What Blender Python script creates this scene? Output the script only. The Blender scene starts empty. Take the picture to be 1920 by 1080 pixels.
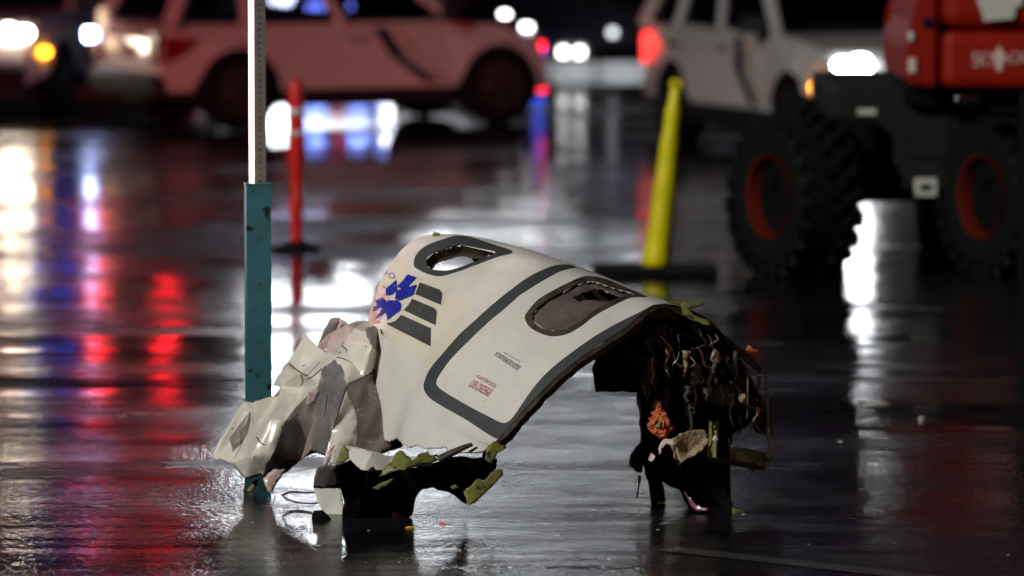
import bpy, bmesh, math, random
from mathutils import Vector, Matrix, noise
from mathutils.geometry import delaunay_2d_cdt
random.seed(7)
R = math.radians
scene = bpy.context.scene
C = bpy.data.collections.new('place'); scene.collection.children.link(C)

# ------------------------------------------------------------------ camera
FPX, VH, CH = 9800.0, -270.0, 2.5          # focal length in photo pixels, horizon row, camera height
TH = math.atan((540 - VH) / FPX)
cam = bpy.data.cameras.new('camera'); camo = bpy.data.objects.new('camera', cam); C.objects.link(camo)
camo.location = (0, 0, CH); camo.rotation_euler = (math.pi / 2 - TH, 0, 0)
cam.sensor_width = 36; cam.lens = FPX / 1920 * 36
cam.clip_start = 0.5; cam.clip_end = 2000
cam.dof.use_dof = True; cam.dof.focus_distance = 19.9; cam.dof.aperture_fstop = 2.0
cam.dof.aperture_blades = 0
scene.camera = camo

# ------------------------------------------------------------------ world (night sky with city glow)
w = bpy.data.worlds.new('World'); scene.world = w; w.use_nodes = True
nt = w.node_tree; nt.nodes.clear()
sky = nt.nodes.new('ShaderNodeTexSky'); sky.sky_type = 'NISHITA'; sky.sun_disc = False
sky.sun_elevation = R(-4); sky.sun_rotation = R(200)
bg1 = nt.nodes.new('ShaderNodeBackground'); bg1.inputs[1].default_value = 0.02
bg2 = nt.nodes.new('ShaderNodeBackground'); bg2.inputs[0].default_value = (0.60, 0.34, 0.85, 1); bg2.inputs[1].default_value = 0.015
add = nt.nodes.new('ShaderNodeAddShader'); out = nt.nodes.new('ShaderNodeOutputWorld')
nt.links.new(sky.outputs[0], bg1.inputs[0]); nt.links.new(bg1.outputs[0], add.inputs[0])
nt.links.new(bg2.outputs[0], add.inputs[1]); nt.links.new(add.outputs[0], out.inputs[0])

# ------------------------------------------------------------------ lamps standing outside the frame
def lamp(name, kind, loc, energy, color, target=None, size=None, blend=None, radius=0.2):
    l = bpy.data.lights.new(name, kind); l.energy = energy; l.color = color
    l.shadow_soft_size = radius
    if kind == 'SPOT':
        l.spot_size = size; l.spot_blend = blend
    o = bpy.data.objects.new(name, l); C.objects.link(o); o.location = loc
    if target is not None:
        o.rotation_euler = (Vector(target) - Vector(loc)).to_track_quat('-Z', 'Y').to_euler()
    return o
# parking-lot flood light on a high mast, left of the camera
lamp('mast_flood_light', 'SPOT', (-19.0, 4.0, 16.5), 29500, (1.0, 0.97, 0.92), (1.7, 28.0, 0.3), R(46), 0.8, 0.35)
# emergency vehicle lamps to the left of the frame
lamp('pink_white_beacon', 'SPOT', (-18.0, 29.0, 2.6), 26000, (1.0, 0.72, 0.73), (-1.02, 21.1, 1.95), R(8), 0.6, 0.3)
lamp('red_beacon', 'SPOT', (-9.0, 33.0, 2.2), 2700, (1.0, 0.10, 0.10), (-2.8, 47.0, 0.8), R(30), 0.9, 0.15)

# unseen fill spot at right, added to light the torn interior dimly
lamp('right_fill_spot', 'SPOT', (7.5, 9.0, 2.0), 400, (1.0, 0.62, 0.50), (1.0, 20.0, 0.4), R(16), 0.8, 0.2)

# ------------------------------------------------------------------ render settings
scene.view_settings.view_transform = 'Standard'; scene.view_settings.look = 'None'
scene.view_settings.exposure = 0.0; scene.view_settings.gamma = 1.0
scene.view_settings.use_curve_mapping = False
scene.render.engine = 'CYCLES'
cy = scene.cycles
cy.use_denoising = True; cy.max_bounces = 6; cy.diffuse_bounces = 2; cy.glossy_bounces = 4; cy.transparent_max_bounces = 8
cy.sample_clamp_indirect = 6.0; cy.caustics_reflective = False; cy.caustics_refractive = False

# ------------------------------------------------------------------ helpers
def at(u, v, Y):
    """point on the photo's ray (u, v) that lies Y metres in front of the camera"""
    dx = (u - 960) / FPX; dy = (540 - v) / FPX
    d = Vector((dx, math.cos(TH) + dy * math.sin(TH), -math.sin(TH) + dy * math.cos(TH)))
    return Vector((0, 0, CH)) + d * (Y / d.y)
def ground_at(u, v, z=0.0):
    p = at(u, v, 10.0); d = p - Vector((0, 0, CH))
    return Vector((0, 0, CH)) + d * ((z - CH) / d.z)
def proj(p):
    q = p - Vector((0, 0, CH))
    f = q.y * math.cos(TH) - q.z * math.sin(TH); up = q.y * math.sin(TH) + q.z * math.cos(TH)
    return 960 + FPX * q.x / f, 540 - FPX * up / f

def tag(o, label=None, cat=None, group=None, kind=None):
    if label: o['label'] = label
    if cat: o['category'] = cat
    if group: o['group'] = group
    if kind: o['kind'] = kind
    return o
def empty(name, loc=(0, 0, 0), rz=0, label=None, cat=None, group=None):
    o = bpy.data.objects.new(name, None); C.objects.link(o)
    o.location = loc; o.rotation_euler = (0, 0, rz); o.empty_display_size = 0.2
    return tag(o, label, cat, group)
def link(name, me, mats, parent=None, keep=False):
    o = bpy.data.objects.new(name, me); C.objects.link(o)
    for m in (mats if isinstance(mats, (list, tuple)) else [mats]): me.materials.append(m)
    if parent is not None:
        o.parent = parent
        if keep:                                  # mesh given in world coordinates
            o.matrix_parent_inverse = Matrix.LocRotScale(parent_world(parent)[0], parent_world(parent)[1], None).inverted()
    return o
def parent_world(p):
    m = p.matrix_basis.copy()
    q = p
    while q.parent is not None:
        m = q.parent.matrix_basis @ q.matrix_parent_inverse @ m; q = q.parent
    l, r, s = m.decompose(); return l, r
def mesh(name, verts, faces, smooth=False):
    me = bpy.data.meshes.new(name); me.from_pydata([tuple(v) for v in verts], [], faces); me.validate(); me.update()
    if smooth: me.polygons.foreach_set('use_smooth', [True] * len(me.polygons))
    return me
def bm_mesh(name, bm, smooth=False):
    bmesh.ops.recalc_face_normals(bm, faces=bm.faces)
    me = bpy.data.meshes.new(name); bm.to_mesh(me); bm.free()
    if smooth: me.polygons.foreach_set('use_smooth', [True] * len(me.polygons))
    return me
def box(bm, c, s, rot=None, bev=0.0):
    r = bmesh.ops.create_cube(bm, size=1.0); vs = r['verts']
    for v in vs:
        p = Vector((v.co.x * s[0], v.co.y * s[1], v.co.z * s[2]))
        if rot is not None: p = rot @ p
        v.co = p + Vector(c)
    if bev:
        es = list({e for v in vs for e in v.link_edges})
        bmesh.ops.bevel(bm, geom=es, offset=bev, segments=2, profile=0.5, affect='EDGES')
def box_mesh(name, c, s, bev=0.0, rot=None):
    bm = bmesh.new(); box(bm, c, s, rot, bev); return bm_mesh(name, bm)
def lathe(bm, prof, n=32, mat=None, caps=True):
    """prof: (radius, axial) pairs turned round the local z axis"""
    rings = []
    for r, z in prof:
        ring = []
        for i in range(n):
            a = 2 * math.pi * i / n
            p = Vector((r * math.cos(a), r * math.sin(a), z))
            ring.append(bm.verts.new(mat @ p if mat is not None else p))
        rings.append(ring)
    for k in range(len(rings) - 1):
        for i in range(n):
            j = (i + 1) % n
            bm.faces.new((rings[k][i], rings[k][j], rings[k + 1][j], rings[k + 1][i]))
    for ring in (rings[0], rings[-1]) if caps else ():
        if len(ring) > 2:
            try: bm.faces.new(ring)
            except ValueError: pass
def tube(bm, pts, r, n=8, r2=None):
    pts = [Vector(p) for p in pts]; rings = []
    for i, p in enumerate(pts):
        t = (pts[min(i + 1, len(pts) - 1)] - pts[max(i - 1, 0)]).normalized()
        a = t.orthogonal().normalized() if i == 0 else (ax - t * ax.dot(t)).normalized()
        ax = a; b = t.cross(a)
        rr = r if r2 is None else r + (r2 - r) * i / (len(pts) - 1)
        rings.append([bm.verts.new(p + a * rr * math.cos(2 * math.pi * k / n) + b * rr * math.sin(2 * math.pi * k / n)) for k in range(n)])
    for k in range(len(rings) - 1):
        for i in range(n):
            j = (i + 1) % n
            bm.faces.new((rings[k][i], rings[k][j], rings[k + 1][j], rings[k + 1][i]))
    bm.faces.new(rings[0]); bm.faces.new(rings[-1])
def curve_pts(ctrl, n=8):
    P = [Vector(p) for p in ctrl]; P = [P[0] * 2 - P[1]] + P + [P[-1] * 2 - P[-2]]; o = []
    for i in range(1, len(P) - 2):
        for k in range(n):
            t = k / n
            o.append(0.5 * ((2 * P[i]) + (P[i + 1] - P[i - 1]) * t + (2 * P[i - 1] - 5 * P[i] + 4 * P[i + 1] - P[i + 2]) * t * t + (3 * P[i] - P[i - 1] - 3 * P[i + 1] + P[i + 2]) * t ** 3))
    o.append(P[-2]); return o

# ------------------------------------------------------------------ materials
def mat(name, col, rough=0.5, metal=0.0, spec=0.5, emit=None, estr=0.0, noise_amt=0.0, noise_scale=8.0, bump=0.0, bump_scale=60.0, coat=0.0, col2=None, spots=None, trans=0.0, alpha=1.0):
    m = bpy.data.materials.new(name); m.use_nodes = True; t = m.node_tree; b = t.nodes['Principled BSDF']
    b.inputs['Base Color'].default_value = (*col, 1); b.inputs['Roughness'].default_value = rough
    b.inputs['Metallic'].default_value = metal; b.inputs['Specular IOR Level'].default_value = spec
    b.inputs['Coat Weight'].default_value = coat; b.inputs['Coat Roughness'].default_value = 0.08
    b.inputs['Transmission Weight'].default_value = trans; b.inputs['Alpha'].default_value = alpha
    if emit: b.inputs['Emission Color'].default_value = (*emit, 1); b.inputs['Emission Strength'].default_value = estr
    tc = t.nodes.new('ShaderNodeTexCoord')
    if noise_amt or col2:
        n = t.nodes.new('ShaderNodeTexNoise'); n.inputs['Scale'].default_value = noise_scale; n.inputs['Detail'].default_value = 6; n.inputs['Roughness'].default_value = 0.65
        t.links.new(tc.outputs['Object'], n.inputs['Vector'])
        mx = t.nodes.new('ShaderNodeMix'); mx.data_type = 'RGBA'
        mr = t.nodes.new('ShaderNodeMapRange'); mr.inputs[1].default_value = 0.38; mr.inputs[2].default_value = 0.66
        t.links.new(n.outputs[0], mr.inputs[0]); t.links.new(mr.outputs[0], mx.inputs[0])
        c2 = col2 if col2 else tuple(c * (1 - noise_amt) for c in col)
        mx.inputs[6].default_value = (*col, 1); mx.inputs[7].default_value = (*c2, 1)
        last = mx.outputs[2]
        if spots:                                   # scuffs, dirt specks and rivet-hole stains: (colour, scale, threshold)
            n2 = t.nodes.new('ShaderNodeTexNoise'); n2.inputs['Scale'].default_value = spots[1]; n2.inputs['Detail'].default_value = 3
            t.links.new(tc.outputs['Object'], n2.inputs['Vector'])
            m2 = t.nodes.new('ShaderNodeMapRange'); m2.inputs[1].default_value = spots[2]; m2.inputs[2].default_value = spots[2] + 0.05
            t.links.new(n2.outputs[0], m2.inputs[0])
            x2 = t.nodes.new('ShaderNodeMix'); x2.data_type = 'RGBA'; x2.inputs[7].default_value = (*spots[0], 1)
            t.links.new(m2.outputs[0], x2.inputs[0]); t.links.new(last, x2.inputs[6]); last = x2.outputs[2]
        t.links.new(last, b.inputs['Base Color'])
        r2 = t.nodes.new('ShaderNodeMapRange'); r2.inputs[3].default_value = max(0.03, rough - 0.1); r2.inputs[4].default_value = min(1, rough + 0.12)
        t.links.new(n.outputs[0], r2.inputs[0]); t.links.new(r2.outputs[0], b.inputs['Roughness'])
    if bump:
        n3 = t.nodes.new('ShaderNodeTexNoise'); n3.inputs['Scale'].default_value = bump_scale; n3.inputs['Detail'].default_value = 4
        t.links.new(tc.outputs['Object'], n3.inputs['Vector'])
        bp = t.nodes.new('ShaderNodeBump'); bp.inputs['Strength'].default_value = bump; bp.inputs['Distance'].default_value = 0.01
        t.links.new(n3.outputs[0], bp.inputs['Height']); t.links.new(bp.outputs[0], b.inputs['Normal'])
    return m
def glow(name, col, s):
    return mat(name, (0.02, 0.02, 0.02), 0.3, emit=col, estr=s)

M = {}
M['white_skin'] = mat('white_aircraft_paint', (0.60, 0.585, 0.53), 0.42, spec=0.35, noise_amt=0.12, noise_scale=5, bump=0.05, bump_scale=30, coat=0.06, spots=((0.30, 0.26, 0.20), 55, 0.71))
M['cream_skin'] = mat('cream_aircraft_paint', (0.56, 0.52, 0.40), 0.4, col2=(0.61, 0.58, 0.49), noise_scale=3.5, bump=0.05, bump_scale=35, coat=0.15, spots=((0.16, 0.13, 0.08), 120, 0.73))
M['crumple'] = mat('crumpled_white_paint', (0.74, 0.70, 0.60), 0.30, spec=0.6, noise_amt=0.22, noise_scale=6, bump=0.03, bump_scale=30, coat=0.15, spots=((0.10, 0.09, 0.07), 42, 0.70))
M['foil'] = mat('bare_grey_foil', (0.36, 0.35, 0.34), 0.25, metal=0.5, noise_amt=0.35, noise_scale=9, bump=0.25, bump_scale=18)
M['brown_shade'] = mat('shade_brown_skin', (0.25, 0.205, 0.18), 0.36, noise_amt=0.28, noise_scale=5, bump=0.10, bump_scale=22, spots=((0.62, 0.55, 0.48), 60, 0.73))  # brown darkened so the bent panel's shade sits in the colour
M['primer'] = mat('green_primer', (0.19, 0.20, 0.035), 0.5, col2=(0.10, 0.11, 0.03), noise_scale=9, bump=0.15, bump_scale=30, spots=((0.03, 0.03, 0.02), 22, 0.60))
M['primer_dark'] = mat('soiled_green_primer', (0.035, 0.038, 0.012), 0.55, col2=(0.008, 0.008, 0.006), noise_scale=7, bump=0.2, bump_scale=30)
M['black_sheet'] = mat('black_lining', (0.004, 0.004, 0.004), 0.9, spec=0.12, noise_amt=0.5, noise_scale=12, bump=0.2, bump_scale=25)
M['grey_band'] = mat('dark_grey_band', (0.045, 0.052, 0.052), 0.5, spec=0.3, noise_amt=0.18, noise_scale=14, spots=((0.30, 0.29, 0.27), 130, 0.72))
M['grey_bar'] = mat('charcoal_decal', (0.040, 0.046, 0.044), 0.5, spec=0.3, noise_amt=0.3, noise_scale=30, spots=((0.40, 0.38, 0.34), 95, 0.68))
M['seal'] = mat('brown_black_seal', (0.022, 0.017, 0.013), 0.45, col2=(0.07, 0.055, 0.03), noise_scale=14, bump=0.3, bump_scale=40)
M['smoked'] = mat('smoked_acrylic', (0.085, 0.065, 0.060), 0.18, col2=(0.15, 0.12, 0.10), noise_scale=7, bump=0.05, bump_scale=40, coat=0.6, spots=((0.30, 0.26, 0.23), 110, 0.72))
M['star_blue'] = mat('star_blue_vinyl', (0.012, 0.020, 0.30), 0.35, noise_amt=0.35, noise_scale=25, spots=((0.4, 0.4, 0.5), 70, 0.70))
M['ink_blue'] = mat('faded_blue_ink', (0.05, 0.04, 0.22), 0.5, noise_amt=0.3)
M['red_torn'] = mat('red_torn_vinyl', (0.55, 0.03, 0.03), 0.4, noise_amt=0.4, noise_scale=20)
M['peach_torn'] = mat('peach_torn_vinyl', (0.62, 0.27, 0.20), 0.3, col2=(0.70, 0.50, 0.44), noise_scale=12, bump=0.3, bump_scale=25, coat=0.4)
M['pink_film'] = mat('pinkish_film', (0.60, 0.42, 0.38), 0.22, col2=(0.55, 0.50, 0.46), noise_scale=9, bump=0.3, bump_scale=22, coat=0.5)
M['ink_red'] = mat('red_print', (0.36, 0.02, 0.02), 0.5)
M['ink_black'] = mat('black_print', (0.012, 0.012, 0.010), 0.5)
M['foam_orange'] = mat('orange_foam', (0.55, 0.15, 0.05), 0.8, col2=(0.35, 0.08, 0.02), noise_scale=30, bump=0.6, bump_scale=60)
M['insul'] = mat('tan_fibre', (0.38, 0.31, 0.17), 0.9, col2=(0.20, 0.17, 0.11), noise_scale=35, bump=0.8, bump_scale=80, spots=((0.50, 0.24, 0.05), 30, 0.62))
M['wire'] = mat('pale_wire', (0.60, 0.48, 0.45), 0.4)
M['dark_wire'] = mat('dark_wire', (0.03, 0.03, 0.035), 0.4)
M['metal_edge'] = mat('torn_bright_metal', (0.55, 0.53, 0.48), 0.3, metal=0.6, noise_amt=0.4, noise_scale=25)
M['purple_film'] = mat('purple_plastic_film', (0.16, 0.06, 0.12), 0.2, coat=0.5)
M['galv'] = mat('galvanised_steel', (0.46, 0.44, 0.37), 0.40, metal=0.3, noise_amt=0.2, noise_scale=25)
M['teal'] = mat('teal_painted_steel', (0.040, 0.150, 0.175), 0.42, noise_amt=0.3, noise_scale=12, bump=0.1, spots=((0.006, 0.008, 0.01), 16, 0.63))
M['red_plastic'] = mat('red_orange_plastic', (0.78, 0.020, 0.010), 0.4, noise_amt=0.2, noise_scale=10)
M['reflector'] = mat('white_reflective_band', (0.75, 0.72, 0.70), 0.35)
M['yellow_plastic'] = mat('yellow_plastic', (0.86, 0.76, 0.0), 0.42, noise_amt=0.22, noise_scale=7)
M['rubber'] = mat('black_rubber', (0.005, 0.005, 0.0055), 0.75, spec=0.2, noise_amt=0.3, bump=0.1)
M['suv_white'] = mat('white_car_paint', (0.68, 0.64, 0.60), 0.3, coat=0.5, noise_amt=0.06)
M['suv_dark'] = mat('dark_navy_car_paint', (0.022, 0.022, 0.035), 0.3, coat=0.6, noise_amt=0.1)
M['cladding'] = mat('black_cladding', (0.008, 0.008, 0.010), 0.6, noise_amt=0.1)
M['rim'] = mat('dark_wheel_rim', (0.06, 0.05, 0.05), 0.4, metal=0.5)
M['stripe'] = mat('navy_livery_stripe', (0.012, 0.012, 0.05), 0.4)
M['rivet'] = mat('bright_rivet', (0.7, 0.66, 0.6), 0.3, metal=0.3)
M['shred'] = mat('brown_lining_shred', (0.07, 0.05, 0.04), 0.8, col2=(0.02, 0.016, 0.014), noise_scale=30)
M['gold'] = mat('gold_livery_stripe', (0.50, 0.30, 0.05), 0.4)
M['lift_red'] = mat('lift_red_paint', (0.32, 0.010, 0.002), 0.55, spec=0.2, noise_amt=0.25, noise_scale=4)
M['lift_rim'] = mat('lift_orange_rim', (0.13, 0.011, 0.002), 0.6, spec=0.2, noise_amt=0.2)
M['lift_grey'] = mat('lift_dark_grey_paint', (0.013, 0.0145, 0.0125), 0.75, spec=0.2, noise_amt=0.2)
M['decal_white'] = mat('pale_decal', (0.60, 0.60, 0.52), 0.45)
M['decal_pink'] = mat('pale_lettering', (0.75, 0.55, 0.48), 0.45)
M['tail_red'] = mat('unlit_red_lens', (0.25, 0.01, 0.01), 0.25, coat=0.5)
M['clear_lens'] = mat('clear_lens', (0.5, 0.5, 0.5), 0.12, coat=0.6)
M['chrome'] = mat('chrome_trim', (0.55, 0.55, 0.56), 0.15, metal=1.0)
M['blackpost'] = mat('black_steel', (0.004, 0.004, 0.0045), 0.85, spec=0.1)
M['leaf'] = mat('yellow_fleck', (0.60, 0.36, 0.02), 0.5)
# tinted vehicle glass: dark, glossy, lets some light through
g = bpy.data.materials.new('tinted_glass'); g.use_nodes = True; t = g.node_tree; t.nodes.clear()
o_ = t.nodes.new('ShaderNodeOutputMaterial'); tr = t.nodes.new('ShaderNodeBsdfTransparent'); tr.inputs[0].default_value = (0.45, 0.45, 0.5, 1)
gl = t.nodes.new('ShaderNodeBsdfGlossy'); gl.inputs['Roughness'].default_value = 0.05; gl.inputs[0].default_value = (0.6, 0.6, 0.6, 1)
fr = t.nodes.new('ShaderNodeFresnel'); fr.inputs[0].default_value = 1.45; mx = t.nodes.new('ShaderNodeMixShader')
t.links.new(fr.outputs[0], mx.inputs[0]); t.links.new(tr.outputs[0], mx.inputs[1]); t.links.new(gl.outputs[0], mx.inputs[2]); t.links.new(mx.outputs[0], o_.inputs[0])
M['glass'] = g

def wet_asphalt():
    m = bpy.data.materials.new('wet_asphalt'); m.use_nodes = True; t = m.node_tree; b = t.nodes['Principled BSDF']; L = t.links.new
    tc = t.nodes.new('ShaderNodeTexCoord')
    def nz(scale, det, rough=0.55, dist=0.0):
        n = t.nodes.new('ShaderNodeTexNoise'); n.inputs['Scale'].default_value = scale; n.inputs['Detail'].default_value = det
        n.inputs['Roughness'].default_value = rough; n.inputs['Distortion'].default_value = dist
        L(tc.outputs['Object'], n.inputs['Vector']); return n.outputs[0]
    def rng(x, a, b_, c, d):
        r = t.nodes.new('ShaderNodeMapRange'); r.inputs[1].default_value = a; r.inputs[2].default_value = b_; r.inputs[3].default_value = c; r.inputs[4].default_value = d
        L(x, r.inputs[0]); return r.outputs[0]
    big = nz(0.5, 4, 0.6, 0.5); mid = nz(2.2, 5, 0.65); fine = nz(75, 2, 0.6); grit = nz(240, 1, 0.5); wav = nz(1.15, 2, 0.45, 0.3)
    wet = rng(big, 0.40, 0.56, 0.0, 1.0)                   # 1 = standing water
    cm = t.nodes.new('ShaderNodeMix'); cm.data_type = 'RGBA'; cm.inputs[6].default_value = (0.013, 0.012, 0.015, 1); cm.inputs[7].default_value = (0.007, 0.006, 0.008, 1)
    L(wet, cm.inputs[0]); L(cm.outputs[2], b.inputs['Base Color'])
    r1 = rng(wet, 0, 1, 0.20, 0.10); r2 = rng(mid, 0.3, 0.7, -0.05, 0.06)
    ad = t.nodes.new('ShaderNodeMath'); ad.operation = 'ADD'; L(r1, ad.inputs[0]); L(r2, ad.inputs[1])
    mq = t.nodes.new('ShaderNodeMapping'); mq.inputs['Scale'].default_value = (0.22, 0.75, 1.0); mq.inputs['Location'].default_value = (3.3, 1.7, 0); mq.inputs['Rotation'].default_value = (0, 0, -0.06); L(tc.outputs['Object'], mq.inputs['Vector'])
    n5 = t.nodes.new('ShaderNodeTexNoise'); n5.inputs['Scale'].default_value = 1.0; n5.inputs['Detail'].default_value = 5; n5.inputs['Roughness'].default_value = 0.6; L(mq.outputs[0], n5.inputs['Vector'])
    dry = rng(n5.outputs[0], 0.53, 0.61, 0.0, 0.17)         # half-drained bands between the puddles
    ad2 = t.nodes.new('ShaderNodeMath'); ad2.operation = 'ADD'; L(ad.outputs[0], ad2.inputs[0]); L(dry, ad2.inputs[1]); L(ad2.outputs[0], b.inputs['Roughness'])
    b.inputs['IOR'].default_value = 1.36
    bs = rng(wet, 0, 1, 0.60, 0.10)
    sx = t.nodes.new('ShaderNodeSeparateXYZ'); L(tc.outputs['Object'], sx.inputs[0])
    sy = t.nodes.new('ShaderNodeMath'); sy.operation = 'MULTIPLY_ADD'; L(mid, sy.inputs[0]); sy.inputs[1].default_value = 2.0; L(sx.outputs[1], sy.inputs[2])
    old = rng(sy.outputs[0], 23.2, 23.9, 1.0, 0.0)          # older, coarser paving on the near side of the tar seam
    gb = nz(34, 2, 0.7); bp0 = t.nodes.new('ShaderNodeBump'); bp0.inputs['Distance'].default_value = 0.0016; L(gb, bp0.inputs['Height']); L(rng(wet, 0, 1, 0.9, 0.42), bp0.inputs['Strength']); L(rng(old, 0, 1, 0.0008, 0.0040), bp0.inputs['Distance'])
    bp = t.nodes.new('ShaderNodeBump'); bp.inputs['Distance'].default_value = 0.0006; L(bp0.outputs[0], bp.inputs['Normal']); L(fine, bp.inputs['Height']); L(bs, bp.inputs['Strength'])
    bp2 = t.nodes.new('ShaderNodeBump'); bp2.inputs['Distance'].default_value = 0.014; bp2.inputs['Strength'].default_value = 1.0
    mp = t.nodes.new('ShaderNodeMapping'); mp.inputs['Scale'].default_value = (0.16, 1.9, 1.0); mp.inputs['Rotation'].default_value = (0, 0, 0.05); L(tc.outputs['Object'], mp.inputs['Vector'])
    n4 = t.nodes.new('ShaderNodeTexNoise'); n4.inputs['Scale'].default_value = 1.0; n4.inputs['Detail'].default_value = 2; L(mp.outputs[0], n4.inputs['Vector'])
    bp3 = t.nodes.new('ShaderNodeBump'); bp3.inputs['Distance'].default_value = 0.010; L(n4.outputs[0], bp3.inputs['Height']); L(bp.outputs[0], bp3.inputs['Normal'])   # shallow ridges left by the paver
    L(wav, bp2.inputs['Height']); L(bp3.outputs[0], bp2.inputs['Normal']); L(bp2.outputs[0], b.inputs['Normal'])
    return m
M['asphalt'] = wet_asphalt()

# ------------------------------------------------------------------ ground
gm = mesh('parking_lot', [(-400, -60, 0), (400, -60, 0), (400, 700, 0), (-400, 700, 0)], [(0, 1, 2, 3)])
tag(link('parking_lot', gm, M['asphalt']), kind='structure')
M['line'] = mat('worn_white_line', (0.060, 0.056, 0.060), 0.28, col2=(0.03, 0.028, 0.03), noise_scale=9)
def ground_strip(name, a, b, wid, m):
    a, b = Vector(a), Vector(b); d = (b - a).normalized(); n = Vector((-d.y, d.x, 0)) * wid / 2; z = Vector((0, 0, 0.004))
    return tag(link(name, mesh(name, [a - n + z, b - n + z, b + n + z, a + n + z], [(0, 1, 2, 3)]), m), kind='structure')
ground_strip('painted_line', ground_at(1250, 1030), ground_at(2050, 1120), 0.12, M['line'])

# ------------------------------------------------------------------ lit shop front far behind (mirrored in the wet lot)
sh = empty('shop_building', (0, 108, 0), 0, 'shop building with a row of white lit upper windows beyond the police cars', 'building')
bm = bmesh.new(); box(bm, (-0.5, 3.0, 5.1), (22, 5, 10.2)); link('wall', bm_mesh('wall', bm), mat('shop_wall', (0.25, 0.24, 0.23), 0.7, noise_amt=0.2), sh)
link('roof', box_mesh('roof', (-0.5, 3.0, 10.35), (22.6, 5.6, 0.3)), M['cladding'], sh)
wins = [(-4.2, 1.9, 7.2, 1.7, 58.0), (-2.1, 1.9, 6.8, 1.4, 14.0), (-0.2, 1.9, 5.6, 1.3, 5.0), (1.9, 1.9, 5.0, 1.3, 7.0), (3.9, 1.7, 4.8, 1.3, 6.0)]
for i, (x, wd, z, h, s) in enumerate(wins):
    f = link('window', box_mesh('window', (x, 0.47, z), (wd + 0.12, 0.06, h + 0.12)), M['cladding'], sh)
    link('lit_pane', box_mesh('lit_pane', (x, 0.42, z), (wd, 0.03, h)), glow('lit_window_%d' % i, (0.90, 0.95, 1.0), s), f)

# tall parking-lot lamps behind the cars
def lot_lamp(x, y, z, label, s):
    r = empty('lot_lamp', (x, y, 0), 0, label, 'lamp post', 'tall lot lamps behind the cars')
    bm = bmesh.new(); lathe(bm, [(0.16, 0), (0.16, 0.05), (0.10, 0.06), (0.07, z)], 14); link('pole', bm_mesh('pole', bm, True), M['galv'], r)
    for sx in (-1, 1):
        bm = bmesh.new(); tube(bm, [(0, 0, z - 0.1), (sx * 0.5, -0.1, z), (sx * 0.9, -0.15, z)], 0.04, 8); link('arm', bm_mesh('arm', bm), M['galv'], r)
        h = link('lamp_head', box_mesh('lamp_head', (sx * 1.1, -0.15, z + 0.05), (0.7, 0.4, 0.12), 0.02), M['cladding'], r)
        link('lamp_lens', box_mesh('lamp_lens', (sx * 1.1, -0.22, z - 0.03), (0.62, 0.30, 0.06)), glow('lot_lamp_glow', (0.85, 0.90, 1.0), s), h)
lot_lamp(-2.3, 84, 12.5, 'tall lamp post behind the side-on police suv', 140)
lot_lamp(1.4, 86, 12.5, 'tall lamp post behind the dark navy suv', 95)

# ------------------------------------------------------------------ police vehicles
def prism_xz(name, poly, y0, y1, bev=0.0, taper=None):
    """side outline (x, z) given depth across y; taper(z) scales the width"""
    bm = bmesh.new(); A = []; B = []
    for x, z in poly:
        k = taper(x, z) if taper else 1.0
        A.append(bm.verts.new((x, y0 * k, z))); B.append(bm.verts.new((x, y1 * k, z)))
    n = len(poly)
    for i in range(n):
        j = (i + 1) % n; bm.faces.new((A[i], A[j], B[j], B[i]))
    fa = bm.faces.new(A); fb = bm.faces.new(list(reversed(B)))
    if bev:
        es = [e for e in bm.edges if abs(e.verts[0].co.y - e.verts[1].co.y) < 0.15]
        bmesh.ops.bevel(bm, geom=es, offset=bev, segments=3, profile=0.5, affect='EDGES', clamp_overlap=True)
    bmesh.ops.triangulate(bm, faces=[f for f in bm.faces if len(f.verts) > 4])
    me = bm_mesh(name, bm); return me
def plate(name, pts, th=0.012):
    """a thin panel from 3D corner points, given real thickness"""
    pts = [Vector(p) for p in pts]; n = (pts[1] - pts[0]).cross(pts[2] - pts[0]).normalized() * th
    k = len(pts); V = [p - n * 0.5 for p in pts] + [p + n * 0.5 for p in pts]
    F = [tuple(range(k - 1, -1, -1)), tuple(range(k, 2 * k))] + [(i, (i + 1) % k, (i + 1) % k + k, i + k) for i in range(k)]
    return mesh(name, V, F)
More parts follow.
